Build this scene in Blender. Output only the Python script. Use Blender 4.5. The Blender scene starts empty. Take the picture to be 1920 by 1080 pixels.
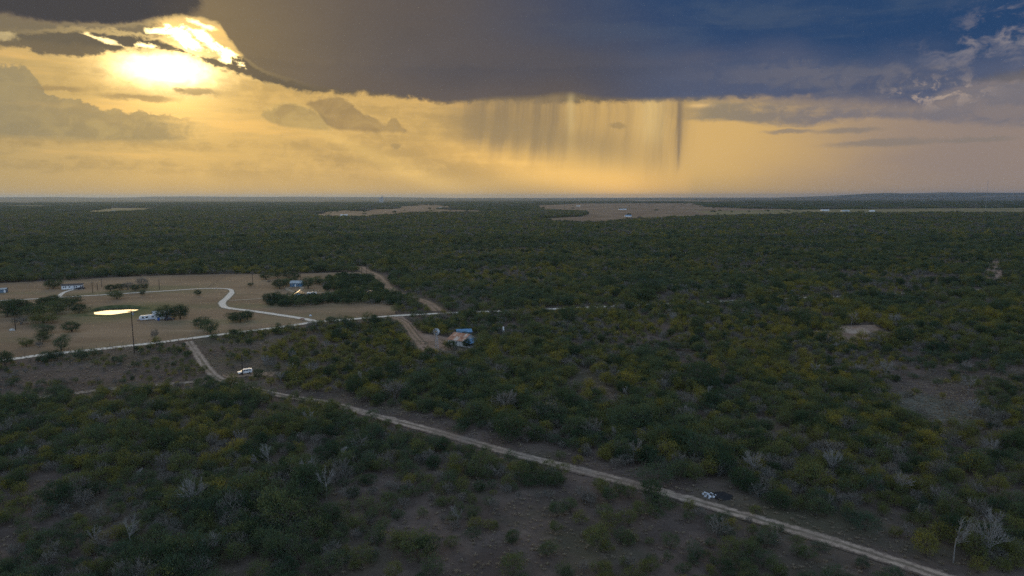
import bpy, bmesh, math, random
import numpy as np
from mathutils import Vector, Matrix

random.seed(7)
rng = np.random.default_rng(7)
sc = bpy.context.scene
COL = sc.collection
R = math.radians

# ------------------------------------------------------------------ camera
CAM_H, PITCH, ROLL, FPX = 70.0, 7.60, 0.10, 1280.0
cd = bpy.data.cameras.new('camera')
cam = bpy.data.objects.new('camera', cd)
COL.objects.link(cam)
cd.sensor_width = 36.0
cd.lens = 36.0 * FPX / 1920.0
cd.clip_start, cd.clip_end = 1.0, 120000.0
cam.matrix_world = (Matrix.Translation((0, 0, CAM_H)) @ Matrix.Rotation(R(90 - PITCH), 4, 'X')
                    @ Matrix.Rotation(R(-ROLL), 4, 'Z'))
sc.camera = cam
CM = np.array(cam.matrix_world.to_3x3())


def ray(px, py):
    d = CM @ np.array([(px - 960) / FPX, (540 - py) / FPX, -1.0])
    return d / np.linalg.norm(d)


def G(px, py, z=0.0):
    """photo pixel -> point on the flat ground"""
    d = ray(px, py)
    t = (z - CAM_H) / d[2]
    return np.array([d[0] * t, d[1] * t])


def mpp(px, py):
    p = G(px, py)
    return math.hypot(np.dot(p, CM[:2, 2] * -1) + 0, 0) / FPX if False else (
        np.dot(np.array([p[0], p[1], -CAM_H]), -CM[:, 2]) / FPX)


def project(x, y, z):
    v = np.stack([x, y, z - CAM_H]) if not np.isscalar(x) else np.array([x, y, z - CAM_H])
    c = CM.T @ v
    return 960 + FPX * c[0] / -c[2], 540 - FPX * c[1] / -c[2]


def AE(px, py):
    d = ray(px, py)
    return math.degrees(math.atan2(d[0], d[1])), math.degrees(math.asin(d[2]))


SUN_AZ, SUN_EL = AE(318, 118)

# ------------------------------------------------------------------ world
W = bpy.data.worlds.new('World')
sc.world = W
W.use_nodes = True
NT = W.node_tree
NT.nodes.clear()


class S:
    """a value socket with arithmetic"""
    def __init__(s, sock): s.s = sock

    def _m(a, op, b=None, c=None):
        n = NT.nodes.new('ShaderNodeMath'); n.operation = op
        for i, v in enumerate((a, b, c)):
            if v is None: continue
            if isinstance(v, S): NT.links.new(v.s, n.inputs[i])
            else: n.inputs[i].default_value = v
        return S(n.outputs[0])

    def __add__(a, b): return S._m(a, 'ADD', b)
    def __radd__(a, b): return S._m(a, 'ADD', b)
    def __sub__(a, b): return S._m(a, 'SUBTRACT', b)
    def __rsub__(a, b): return S._m(b, 'SUBTRACT', a)
    def __mul__(a, b): return S._m(a, 'MULTIPLY', b)
    def __rmul__(a, b): return S._m(a, 'MULTIPLY', b)
    def __truediv__(a, b): return S._m(a, 'DIVIDE', b)
    def pow(a, b): return S._m(a, 'POWER', b)
    def max(a, b): return S._m(a, 'MAXIMUM', b)
    def min(a, b): return S._m(a, 'MINIMUM', b)
    def abs(a): return S._m(a, 'ABSOLUTE')
    def exp(a): return S._m(a, 'EXPONENT')


def step(x, a, b):
    n = NT.nodes.new('ShaderNodeMapRange'); n.interpolation_type = 'SMOOTHSTEP'
    rev = (not isinstance(a, S) and not isinstance(b, S) and a > b)
    if rev: a, b = b, a
    for i, v in ((0, x), (1, a), (2, b)):
        if isinstance(v, S): NT.links.new(v.s, n.inputs[i])
        else: n.inputs[i].default_value = v
    n.inputs[3].default_value = 1.0 if rev else 0.0
    n.inputs[4].default_value = 0.0 if rev else 1.0
    return S(n.outputs[0])


def vec(x, y, z):
    n = NT.nodes.new('ShaderNodeCombineXYZ')
    for i, v in enumerate((x, y, z)):
        if isinstance(v, S): NT.links.new(v.s, n.inputs[i])
        else: n.inputs[i].default_value = v
    return n.outputs[0]


def noise(v, scale, detail=4.0, rough=0.55, dist=0.0):
    n = NT.nodes.new('ShaderNodeTexNoise'); n.noise_dimensions = '3D'
    NT.links.new(v, n.inputs['Vector'])
    n.inputs['Scale'].default_value = scale; n.inputs['Detail'].default_value = detail
    n.inputs['Roughness'].default_value = rough; n.inputs['Distortion'].default_value = dist
    return S(n.outputs[0])


def mix(a, b, f):
    n = NT.nodes.new('ShaderNodeMix'); n.data_type = 'RGBA'
    for sock, v in ((n.inputs[0], f), (n.inputs[6], a), (n.inputs[7], b)):
        if isinstance(v, S): NT.links.new(v.s, sock)
        elif isinstance(v, bpy.types.NodeSocket): NT.links.new(v, sock)
        elif isinstance(v, (tuple, list)): sock.default_value = (*v, 1.0)
        else: sock.default_value = v
    return n.outputs[2]


def blend(a, b, f, mode='ADD'):
    o = mix(a, b, f)
    o.node.blend_type = mode
    return o


def curve(x, pts, lo, hi, x0=-50.0, x1=50.0):
    """piecewise smooth y(x); pts are (az, value)"""
    n = NT.nodes.new('ShaderNodeFloatCurve')
    c = n.mapping.curves[0]
    pts = sorted(pts)
    pts = [((p[0] - x0) / (x1 - x0), min(1, max(0, (p[1] - lo) / (hi - lo)))) for p in pts]
    if pts[0][0] > 0.001: pts = [(0.0, pts[0][1])] + pts
    if pts[-1][0] < 0.999: pts = pts + [(1.0, pts[-1][1])]
    while len(c.points) < len(pts): c.points.new(0.5, 0.5)
    for p, q in zip(c.points, pts):
        p.location = q
        p.handle_type = 'AUTO_CLAMPED'
    n.mapping.update()
    t = (x - x0) / (x1 - x0)
    NT.links.new(t.s, n.inputs['Value'])
    return S(n.outputs[0]) * (hi - lo) + lo


def edge(pixels, lo=-2.0, hi=30.0, end=None):
    return curve(AZ, [AE(*p) for p in pixels] + (end or []), lo, hi)


tc = NT.nodes.new('ShaderNodeTexCoord')
sp = NT.nodes.new('ShaderNodeSeparateXYZ')
NT.links.new(tc.outputs['Generated'], sp.inputs[0])
DX, DY, DZ = (S(o) for o in sp.outputs)
AZ = S._m(DX, 'ARCTAN2', DY) * (180 / math.pi)
EL = S._m(DZ.min(1.0).max(-1.0), 'ARCSINE') * (180 / math.pi)
sd = (math.sin(R(SUN_AZ)) * math.cos(R(SUN_EL)), math.cos(R(SUN_AZ)) * math.cos(R(SUN_EL)), math.sin(R(SUN_EL)))
DOT = (DX * sd[0] + DY * sd[1] + DZ * sd[2]).min(1.0).max(-1.0)
ANG = S._m(DOT, 'ARCCOSINE') * (180 / math.pi)
EP = EL.max(0.0)


def gauss(x, s): return (x * x * (-1.0 / (s * s))).exp()


# noise fields live on direction (azimuth, elevation) - clouds stretched sideways
nA = noise(vec(AZ * 0.10, EL * 0.30, 3.1), 1.6, 7, 0.58, 0.4)        # cloud lumps
nB = noise(vec(AZ * 0.05, EL * 0.45, 8.7), 1.3, 6, 0.55, 0.2)        # flat streaks
nC = noise(vec(AZ * 0.30, EL * 0.42, 1.7), 2.3, 6, 0.62, 0.6)        # fine billows
nD = noise(vec(AZ * 0.022, EL * 0.05, 5.5), 1.5, 4, 0.5, 0.3)        # broad masses
nE = noise(vec(AZ * 0.9, EL * 1.3, 2.2), 1.0, 5, 0.65, 0.5)          # ragged edges
a_, b_, c_, d_, e_ = nA - 0.5, nB - 0.5, nC - 0.5, nD - 0.5, nE - 0.5

# clear evening sky, seen through gaps and behind the camera
sky = NT.nodes.new('ShaderNodeTexSky'); sky.sky_type = 'NISHITA'; sky.sun_disc = False
sky.sun_elevation = R(SUN_EL); sky.sun_rotation = R(SUN_AZ)
sky.air_density = 1.5; sky.dust_density = 3.0; sky.altitude = 100
NISH = blend((0, 0, 0), sky.outputs[0], 0.075)

# warm hazy backlight under the storm
c = mix((0.660, 0.420, 0.145), (0.295, 0.228, 0.195), step(AZ + a_ * 6.0, 12.0, 34.0))
c = mix(c, (0.690, 0.440, 0.160), gauss(AZ - 15.0, 7.0) * step(EL, 0.5, 3.5) * 0.85)
c = mix(c, (0.45, 0.33, 0.150), step(AZ, -24.0, -39.0) * 0.8)
c = blend(c, (0.14, 0.090, 0.015), gauss(ANG, 10.0))
c = blend(c, (0.75, 0.52, 0.18), gauss(ANG, 3.6))
c = mix(c, (0.30, 0.27, 0.25), step(EL + c_ * 3.0, 9.0, 22.0) * 0.7)
# flat grey streaks and orange lanes
c = blend(c, (0.70, 0.72, 0.80), step(nB * 0.7 + nE * 0.3, 0.46, 0.62) * step(EL, 0.5, 2.6) * step(AZ, 10.0, -4.0) * 0.75, 'MULTIPLY')
c = blend(c, (0.24, 0.105, 0.010), step(nB, 0.47, 0.34) * step(EL, 1.0, 3.0) * step(AZ, 6.0, -8.0) * 0.7)

# sun blaze under the band of cloud
saz, sel = AE(312, 128)
blaze = ((AZ - saz) / 2.7).pow(2.0) + ((EL - sel) / 1.05).pow(2.0)
c = blend(c, (3.8, 2.9, 1.45), gauss(blaze.pow(0.5) + e_ * 0.9, 1.0))

# hazy towering cloud at the left
top = edge([(-60, 112), (0, 118), (40, 124), (62, 140), (88, 172), (125, 183), (165, 190), (205, 207), (262, 209), (320, 216), (380, 226), (440, 250)], end=[(-45, 8.0), (-20, 0.2)])
bot = AE(150, 264)[1]
m = step(top + c_ * 1.3 + e_ * 0.9 - EL, -0.03, 0.16) * step(EL + b_ * 0.5, bot - 0.2, bot + 0.4) * step(AZ + c_ * 6.0, -23.0, -27.5)
lc = mix((0.34, 0.265, 0.135), (0.46, 0.345, 0.150), step(nC, 0.40, 0.68))
lc = mix(lc, (0.29, 0.245, 0.150), step(AZ, -29.0, -38.0) * 0.8)
c = mix(c, lc, m * 0.80)

# cumulus right of the sun, two heads
for (tp, bt_, x0, x1, c0, c1) in (
        ([(476, 224), (492, 202), (520, 192), (548, 190), (570, 196), (600, 206), (625, 222)], [(476, 216), (510, 234), (560, 243), (640, 248)], 478, 628, (0.47, 0.335, 0.135), (0.36, 0.255, 0.115)),
        ([(560, 200), (580, 184), (606, 177), (640, 179), (664, 192), (682, 206), (706, 216), (722, 228), (735, 215), (752, 230), (784, 249)], [(560, 196), (590, 208), (614, 236), (640, 247), (784, 251)], 566, 780, (0.285, 0.195, 0.098), (0.36, 0.245, 0.110))):
    top = edge(tp); bot = edge(bt_)
    m = step(top + e_ * 0.95 + c_ * 0.7 - EL, -0.1, 0.42) * step(EL - bot + e_ * 0.35, -0.05, 0.28) * step(AZ, AE(x0, 220)[0], AE(x0 + 12, 220)[0]) * step(AZ, AE(x1, 220)[0], AE(x1 - 20, 220)[0])
    c = mix(c, mix(c0, c1, step(nC, 0.42, 0.64)), m * 0.74)
    c = blend(c, (0.42, 0.26, 0.06), m * (1.0 - m) * step(EL - bot, 0.5, 1.0))
# small dark scud
for (x, y, wx, wy) in ((372, 172, 1.5, 0.30), (335, 167, 0.5, 0.15), (1158, 236, 0.75, 0.3), (262, 183, 2.6, 0.30), (110, 166, 1.6, 0.2), (742, 274, 0.5, 0.25)):
    q = AE(x, y)
    m = gauss((((AZ - q[0]) / wx).pow(2.0) + ((EL - q[1] + e_ * 0.7 + c_ * 0.3) / wy).pow(2.0)).pow(0.5), 1.0)
    c = mix(c, (0.37, 0.255, 0.115), step(m, 0.2, 0.8) * 0.7)

# murky cloud, then the ragged band across the sun, silver-lined
near = gauss(ANG, 6.0)
m = step(EL + e_ * 0.9 + c_ * 0.8, AE(120, 92)[1], AE(120, 72)[1]) * step(AZ + c_ * 4.0, -25.4, -27.5)
c = mix(c, (0.190, 0.155, 0.102), m * 0.95)
bt = edge([(-60, 46), (0, 54), (60, 54), (110, 50), (180, 52), (250, 60), (290, 68), (330, 80), (370, 98), (430, 104), (470, 100), (560, 112)], end=[(-45, 12.5)])
bb = edge([(-60, 105), (0, 100), (40, 96), (70, 104), (110, 110), (160, 113), (205, 104), (240, 97), (300, 97), (350, 108), (400, 128), (450, 146), (520, 165), (600, 176), (700, 182), (800, 192), (840, 196)], end=[(-45, 8.5)])
m = step(bt + e_ * 1.3 - EL, -0.1, 0.45) * step(EL - bb + e_ * 1.1 + c_ * 0.6, -0.05, 0.40) * step(nC * 0.5 + nE * 0.5 + step(AZ, -37.0, -30.0) * 0.12, 0.24, 0.36)
c = mix(c, mix((0.150, 0.122, 0.082), (0.120, 0.098, 0.070), step(AZ, -34.0, -20.0)), m * 0.93)
c = blend(c, (1.9, 1.3, 0.42), m * (1.0 - m) * near * 1.3)

# the storm deck
de = edge([(-60, 20), (0, 31), (60, 44), (130, 50), (200, 53), (262, 50), (305, 40), (350, 36), (400, 46), (432, 80), (458, 112), (500, 140), (560, 158), (620, 170), (700, 178), (760, 186), (850, 197), (930, 191), (1000, 189), (1060, 182), (1120, 190), (1200, 193), (1300, 194), (1390, 197), (1470, 202), (1560, 206), (1650, 210), (1720, 214), (1780, 190), (1850, 170), (1920, 150), (1980, 140)], end=[(-46, 15.0), (46, 10.0)])
soft = step(AZ, 10.0, 24.0)
calm = step(AZ, -9.0, -3.0)
dd = EL - de + e_ * (0.75 - calm * 0.62 + soft * 0.6) + c_ * (0.45 - calm * 0.3 + soft * 1.0)
deck = step(dd, -0.1, 0.42 + calm * 0.15 + soft * 0.6)
dc = mix((0.128, 0.102, 0.084), (0.105, 0.090, 0.086), step(AZ, -22.0, -8.0))
dc = mix(dc, (0.066, 0.074, 0.108), step(AZ + d_ * 14.0 - EL * 0.5, -22.0, 10.0))
dc = mix(dc, (0.078, 0.098, 0.165), step(AZ + d_ * 10.0, 2.0, 20.0))
dc = mix(dc, (0.130, 0.100, 0.082), step(dd, 3.0, 0.1) * step(AZ, 13.0, 3.0) * 0.6)
dc = mix(dc, (0.240, 0.175, 0.085), gauss(ANG, 9.5) * step(AZ, -27.0, -22.5) * 0.8)
dc = blend(dc, (1.16, 1.15, 1.13), step(nD + a_ * 0.3, 0.36, 0.64), 'MULTIPLY')
dc = mix(dc, (0.175, 0.165, 0.185), step(nB * 0.6 + nC * 0.4, 0.46, 0.60) * soft * 0.5)
# darker blue mass above the slate shelves
l1 = edge([(1280, 116), (1380, 126), (1470, 116), (1560, 132), (1640, 133), (1738, 124), (1820, 130), (1920, 112), (1990, 104)], end=[(-46, 12.0), (-12, 11.6), (2, 10.8), (8, 10.4)])
m1 = step(EL - l1 + a_ * 2.2 + d_ * 3.0, -0.6, 2.2) * step(AZ + d_ * 12.0 + EL * 0.6, 0.0, 24.0)
blue = mix((0.012, 0.052, 0.142), (0.034, 0.072, 0.150), step(nB * 0.5 + nA * 0.5, 0.44, 0.60))
dc = mix(dc, blue, m1 * 0.95)
# dark shelf at the upper left corner
m2 = step(EL - edge([(-60, 20), (0, 31), (60, 44), (130, 50), (200, 53), (262, 50), (305, 40), (350, 36), (395, 28), (412, 10), (425, -20), (450, -80)], end=[(-46, 15.0), (-16, 30.0)]) + e_ * 0.8 + c_ * 0.4, 0.0, 0.55) * step(AZ - EL * 0.55 + e_ * 2.0, -30.6, -31.8)
dc = mix(dc, (0.052, 0.051, 0.056), m2 * 0.92)
# torn holes showing paler cloud
dc = mix(dc, (0.33, 0.285, 0.285), step(nC * 0.55 + nA * 0.45, 0.46, 0.64) * gauss(AZ - AE(1890, 55)[0], 4.0) * gauss(EL - AE(1890, 50)[1] - (AZ - AE(1890, 55)[0]) * 0.25, 1.8) * 0.85)
c = mix(c, dc, deck * 0.98)
c = blend(c, (1.0, 0.7, 0.22), deck * (1.0 - deck) * near * 0.9)
# warm grey shelves hanging under the deck at the right
l3 = edge([(1200, 196), (1290, 234), (1360, 231), (1430, 238), (1500, 241), (1560, 232), (1640, 226), (1700, 229), (1760, 238), (1830, 244), (1920, 246)], end=[(46, 5.2)])
m3 = step(EL - l3 + e_ * 0.7 + b_ * 1.6, -0.05, 0.5) * step(AZ, AE(1230, 230)[0], AE(1340, 230)[0]) * (1.0 - deck)
m3 = m3 * (0.55 + 0.45 * step(nB * 0.6 + nC * 0.4, 0.40, 0.54))
c = mix(c, mix((0.245, 0.210, 0.150), (0.165, 0.160, 0.190), step(AZ, 13.0, 26.0)), m3 * 0.85)
for (x, y, wx, wy) in ((1590, 245, 2.4, 0.26), (1660, 268, 4.2, 0.33), (1830, 262, 2.4, 0.22), (1480, 247, 2.0, 0.2)):
    q = AE(x, y)
    m = gauss((((AZ - q[0]) / wx).pow(2.0) + ((EL - q[1] + e_ * 0.6 + b_ * 0.5) / wy).pow(2.0)).pow(0.5), 1.0)
    c = mix(c, (0.235, 0.200, 0.175), step(m, 0.15, 0.85) * 0.7)
q = AE(1752, 175)
m = step(nE * 0.3 + nC * 0.7, 0.49, 0.58) * gauss(AZ - q[0], 2.6) * gauss(EL - q[1], 0.85)
c = mix(c, (0.47, 0.36, 0.285), m * 0.85)
q = AE(1310, 198)
c = blend(c, (0.35, 0.20, 0.05), gauss(AZ - q[0], 0.9) * gauss(EL - q[1], 0.16))
# broken holes blazing above the band
for (x, y, wx, wy, k, t) in ((350, 74, 1.35, 0.50, 4.5, -0.45), (398, 84, 1.7, 0.48, 4.5, -0.55), (432, 100, 0.7, 0.32, 3.0, -0.55), (297, 58, 0.75, 0.25, 2.6, 0.1),
                             (382, 48, 1.1, 0.20, 2.2, -0.3), (196, 75, 0.95, 0.2, 1.8, -0.25), (274, 85, 0.75, 0.2, 2.6, 0.0), (420, 113, 0.35, 0.2, 2.0, 0.0), (5, 66, 0.9, 0.35, 0.3, 0.0)):
    q = AE(x, y)
    u = AZ - q[0]; v = EL - q[1] - u * t
    g = ((u / wx).pow(2.0) + (v / wy).pow(2.0)).pow(0.5) + e_ * 3.4
    c = blend(c, (1.15 * k, 0.86 * k, 0.36 * k), step(g, 1.2, 0.25))

# rain shafts hanging from the deck, lit by a beam below
TH = S._m(EL - (SUN_EL + 0.3), 'ARCTAN2', AZ - SUN_AZ) * (180 / math.pi)
wob = noise(vec(AZ * 0.12, EL * 0.35, 7.7), 1.0, 2, 0.5)
RZ_ = AZ + (wob - 0.5) * 0.9 - EL * 0.06
rn = noise(vec(RZ_ * 0.75, EL * 0.07, 4.4), 1.0, 4, 0.6)
rn2 = noise(vec(RZ_ * 2.6, EL * 0.12, 9.4), 1.0, 3, 0.6)
raz0, raz1 = AE(800, 300)[0], AE(1296, 300)[0]
rain = step(AZ, raz0, raz0 + 5.0) * step(AZ + (rn2 - 0.5) * 1.0, raz1 + 0.6, raz1 - 0.9) * (1.0 - deck)
dark = step(rn * 0.75 + rn2 * 0.25, 0.34, 0.68)
left_ = step(AZ, AE(1085, 250)[0], AE(1030, 250)[0])
c = mix(c, (0.285, 0.205, 0.115), rain * step(EL + (rn - 0.5) * 4.0, 0.8, 5.0) * (0.16 + dark * 0.46 + left_ * 0.5).min(0.9) * (0.22 + 0.78 * step(TH + (rn - 0.5) * 4.0, -17.0, -11.5)))
q = AE(1274, 250)
c = mix(c, (0.20, 0.155, 0.115), gauss(AZ - q[0] + (rn2 - 0.5) * 0.5, 0.20) * step(EL + (rn - 0.5) * 3.0, 1.4, 4.0) * (1.0 - deck) * 0.7)
c = blend(c, (0.20, 0.155, 0.06), gauss(AZ - AE(1070, 230)[0], 0.32) * step(EL, 2.6, 6.0) * (1.0 - deck) * 0.8)
c = blend(c, (0.15, 0.12, 0.05), gauss(AZ - AE(1222, 230)[0], 1.1) * step(EL, 3.0, 5.5) * (1.0 - deck) * (0.4 + rn2))

# sunbeams fanning out below the gap
fan = noise(vec(TH * 0.07, 0.0, 1.3), 1.0, 2, 0.5)
below = step(EL, 9.0, 5.5) * step(ANG, 5.0, 12.0)
c = blend(c, (0.16, 0.105, 0.025), (fan - 0.42).max(0.0) * below * (1.0 - deck) * 1.4 * step(AZ, 22.0, 6.0))
c = blend(c, (0.30, 0.155, 0.020), gauss(TH + 15.5, 3.0) * step(EL, 5.6, 2.6) * (1.0 - deck) * step(AZ, 13.0, 8.5) * step(AZ, -12.0, -4.0) * 0.95)
c = blend(c, (0.17, 0.11, 0.025), gauss(TH + 24.5, 2.3) * step(EL, 6.5, 3.5) * (1.0 - deck) * 0.9)
c = mix(c, (0.35, 0.25, 0.125), gauss(TH + 9.8, 2.2) * step(AZ, -9.0, -1.0) * step(AZ, 13.0, 7.0) * (1.0 - deck) * 0.55)
# dust low over the land
c = mix(c, mix((0.520, 0.345, 0.130), (0.340, 0.255, 0.190), step(AZ, 12.0, 34.0)), step(EL, 2.0, 0.0) * 0.5)
c = blend(c, (0.20, 0.08, 0.0), gauss(AZ - AE(1190, 340)[0], 5.0) * step(EL, 3.0, 0.5) * step(AZ, raz1 + 0.5, raz1 - 0.5) * 0.8)

# overhead and behind the camera the storm thins: the same grey-blue cloud, then pale cloud and evening blue
back = step(DY * -1.0 + DZ * 0.85, 0.02, 0.75)
bk = mix(NISH, (0.78, 1.00, 1.28), step(nD, 0.38, 0.58) * 0.9)
bk = mix((0.46, 0.64, 0.94), bk, step(EL, -5.0, 70.0) * 0.8 + 0.2)
o = mix((0.080, 0.076, 0.078), (0.030, 0.060, 0.135), step(AZ, -15.0, 18.0))
o = mix(mix((0.34, 0.27, 0.15), (0.22, 0.19, 0.17), step(AZ, -30.0, 30.0)), o, step(EL, 3.0, 12.0))
o = mix(o, bk, back)


def bgnode(col):
    n = NT.nodes.new('ShaderNodeBackground'); n.inputs[1].default_value = 1.0
    NT.links.new(col, n.inputs[0])
    return n


ms = NT.nodes.new('ShaderNodeMixShader')
NT.links.new((step(EL, 24.0, 19.0) * step(AZ.abs(), 54.0, 47.0)).s, ms.inputs[0])
NT.links.new(bgnode(o).outputs[0], ms.inputs[1])
NT.links.new(bgnode(c).outputs[0], ms.inputs[2])
wo = NT.nodes.new('ShaderNodeOutputWorld')
NT.links.new(ms.outputs[0], wo.inputs[0])
W.cycles.sampling_method = 'NONE'

# ------------------------------------------------------------------ sun (veiled by cloud)
sl = bpy.data.lights.new('sun', 'SUN')
sl.energy, sl.angle, sl.color = 1.2, R(34), (1.0, 0.74, 0.40)
sun = bpy.data.objects.new('sun', sl); COL.objects.link(sun)
sun.rotation_euler = Vector((-sd[0], -sd[1], -sd[2])).to_track_quat('-Z', 'Y').to_euler()

vs = sc.view_settings
vs.view_transform = 'Standard'; vs.look = 'None'; vs.exposure = 0.0; vs.gamma = 1.0
sc.render.engine = 'CYCLES'
cy = sc.cycles
cy.max_bounces = 5; cy.diffuse_bounces = 2; cy.glossy_bounces = 2; cy.transmission_bounces = 2
cy.transparent_max_bounces = 4; cy.volume_bounces = 1
cy.use_denoising = False
cy.sample_clamp_indirect = 1.2
cy.use_adaptive_sampling = True; cy.adaptive_threshold = 0.006; cy.adaptive_min_samples = 20

# ------------------------------------------------------------------ helpers
def link(o, parent=None):
    COL.objects.link(o)
    if parent is not None: o.parent = parent
    return o


def mobj(name, verts, faces, mat, parent=None, smooth=False):
    me = bpy.data.meshes.new(name)
    me.from_pydata([tuple(map(float, v)) for v in verts], [], [tuple(map(int, f)) for f in faces])
    for m in (mat if isinstance(mat, (list, tuple)) else [mat]): me.materials.append(m)
    if smooth: me.polygons.foreach_set('use_smooth', [True] * len(me.polygons))
    me.update()
    return link(bpy.data.objects.new(name, me), parent)


def tag(o, label=None, cat=None, group=None, kind=None):
    if label: o['label'] = label
    if cat: o['category'] = cat
    if group: o['group'] = group
    if kind: o['kind'] = kind
    return o


def empty(name, loc, rz=0.0):
    o = bpy.data.objects.new(name, None)
    o.location = loc; o.rotation_euler = (0, 0, rz)
    return link(o)


class MB:
    """collects shapes for one mesh"""
    def __init__(s): s.v = []; s.f = []

    def add(s, v, f):
        n = len(s.v); s.v += [tuple(p) for p in v]; s.f += [tuple(i + n for i in q) for q in f]; return s

    def box(s, x0, x1, y0, y1, z0, z1):
        return s.add([(x0, y0, z0), (x1, y0, z0), (x1, y1, z0), (x0, y1, z0), (x0, y0, z1), (x1, y0, z1), (x1, y1, z1), (x0, y1, z1)],
                     [(0, 3, 2, 1), (4, 5, 6, 7), (0, 1, 5, 4), (1, 2, 6, 5), (2, 3, 7, 6), (3, 0, 4, 7)])

    def tube(s, pts, radii, n=6, cap=True):
        base = len(s.v); pts = [Vector(p) for p in pts]
        for i, p in enumerate(pts):
            t = (pts[min(i + 1, len(pts) - 1)] - pts[max(i - 1, 0)])
            t = t.normalized() if t.length > 1e-6 else Vector((0, 0, 1))
            a = Vector((1, 0, 0)) if abs(t.x) < 0.8 else Vector((0, 1, 0))
            u = t.cross(a).normalized(); w = t.cross(u)
            r = radii[i] if isinstance(radii, (list, tuple)) else radii
            for k in range(n):
                q = p + (u * math.cos(2 * math.pi * k / n) + w * math.sin(2 * math.pi * k / n)) * r
                s.v.append(tuple(q))
        for i in range(len(pts) - 1):
            for k in range(n):
                a = base + i * n + k; b = base + i * n + (k + 1) % n
                s.f.append((a, b, b + n, a + n))
        if cap:
            s.f.append(tuple(base + k for k in range(n))[::-1])
            s.f.append(tuple(base + (len(pts) - 1) * n + k for k in range(n)))
        return s

    def prism(s, prof, y0, y1, y0t=None, y1t=None):
        """profile in xz pushed along y; optional narrower top by z"""
        n = len(prof); zs = [p[1] for p in prof]; z0, z1 = min(zs), max(zs)
        def yy(a, b, z):
            t = 0 if z1 == z0 else (z - z0) / (z1 - z0)
            return a + ((b if b is not None else a) - a) * t
        v = [(x, yy(y0, y0t, z), z) for x, z in prof] + [(x, yy(y1, y1t, z), z) for x, z in prof]
        f = [tuple(range(n)), tuple(range(2 * n - 1, n - 1, -1))]
        f += [(i, i + n, (i + 1) % n + n, (i + 1) % n) for i in range(n)]
        return s.add(v, f)

    def build(s, name, mat, parent=None, smooth=False): return mobj(name, s.v, s.f, mat, parent, smooth)


# numpy value noise
def vnoise(x, y, seed=0):
    xi, yi = np.floor(x), np.floor(y)
    xf, yf = x - xi, y - yi
    def h(a, b):
        t = np.sin(a * 127.1 + b * 311.7 + seed * 74.7) * 43758.5453
        return t - np.floor(t)
    u, v = xf * xf * (3 - 2 * xf), yf * yf * (3 - 2 * yf)
    return (h(xi, yi) * (1 - u) + h(xi + 1, yi) * u) * (1 - v) + (h(xi, yi + 1) * (1 - u) + h(xi + 1, yi + 1) * u) * v


def fbm(x, y, seed=0, oct=4):
    s, a, t = 0, 0.5, 0
    for i in range(oct):
        s = s + a * vnoise(x * 2 ** i, y * 2 ** i, seed + i); t += a; a *= 0.5
    return s / t


def inpoly(x, y, P):
    P = np.asarray(P); n = len(P); r = np.zeros(np.shape(x), bool)
    j = n - 1
    for i in range(n):
        xi, yi, xj, yj = P[i, 0], P[i, 1], P[j, 0], P[j, 1]
        if yi != yj:
            r ^= ((yi > y) != (yj > y)) & (x < (xj - xi) * (y - yi) / (yj - yi) + xi)
        j = i
    return r


def linedist(x, y, P):
    d = np.full(np.shape(x), 1e9); side = np.zeros(np.shape(x))
    P = np.asarray(P)
    for a, b in zip(P[:-1], P[1:]):
        e = b - a; L = max(1e-9, e @ e)
        t = np.clip(((x - a[0]) * e[0] + (y - a[1]) * e[1]) / L, 0, 1)
        dx, dy = x - a[0] - t * e[0], y - a[1] - t * e[1]
        q = np.hypot(dx, dy); s = np.sign(e[0] * dy - e[1] * dx)
        m = q < d; d = np.where(m, q, d); side = np.where(m, s, side)
    return d, side


def spline(P, n=10):
    P = [np.asarray(p, float) for p in P]
    Q = [2 * P[0] - P[1]] + P + [2 * P[-1] - P[-2]]
    out = []
    for i in range(1, len(Q) - 2):
        a, b, c, d = Q[i - 1], Q[i], Q[i + 1], Q[i + 2]
        for k in range(n):
            t = k / n
            out.append(0.5 * (2 * b + (c - a) * t + (2 * a - 5 * b + 4 * c - d) * t * t + (3 * b - a - 3 * c + d) * t ** 3))
    out.append(P[-1])
    return out


def PX(pts): return [G(*p) for p in pts]


# ------------------------------------------------------------------ materials
def newmat(name):
    m = bpy.data.materials.new(name); m.use_nodes = True
    nt = m.node_tree; b = nt.nodes['Principled BSDF']
    return m, nt, b


def plain(name, col, rough=0.6, metal=0.0, var=0.18, scale=3.0, spec=0.4, dirt=None):
    """paint, metal or wood with uneven tone and a little grime"""
    m, nt, b = newmat(name)
    t = nt.nodes.new('ShaderNodeTexCoord')
    n = nt.nodes.new('ShaderNodeTexNoise'); n.inputs['Scale'].default_value = scale; n.inputs['Detail'].default_value = 5
    nt.links.new(t.outputs['Object'], n.inputs['Vector'])
    r = nt.nodes.new('ShaderNodeValToRGB')
    d = dirt or tuple(x * (1 - 2 * var) for x in col)
    r.color_ramp.elements[0].position = 0.32; r.color_ramp.elements[0].color = (*d, 1)
    r.color_ramp.elements[1].position = 0.62; r.color_ramp.elements[1].color = (*[min(1, x * (1 + var * 0.5)) for x in col], 1)
    nt.links.new(n.outputs[0], r.inputs[0]); nt.links.new(r.outputs[0], b.inputs['Base Color'])
    b.inputs['Roughness'].default_value = rough; b.inputs['Metallic'].default_value = metal
    b.inputs['Specular IOR Level'].default_value = spec
    return m


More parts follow.
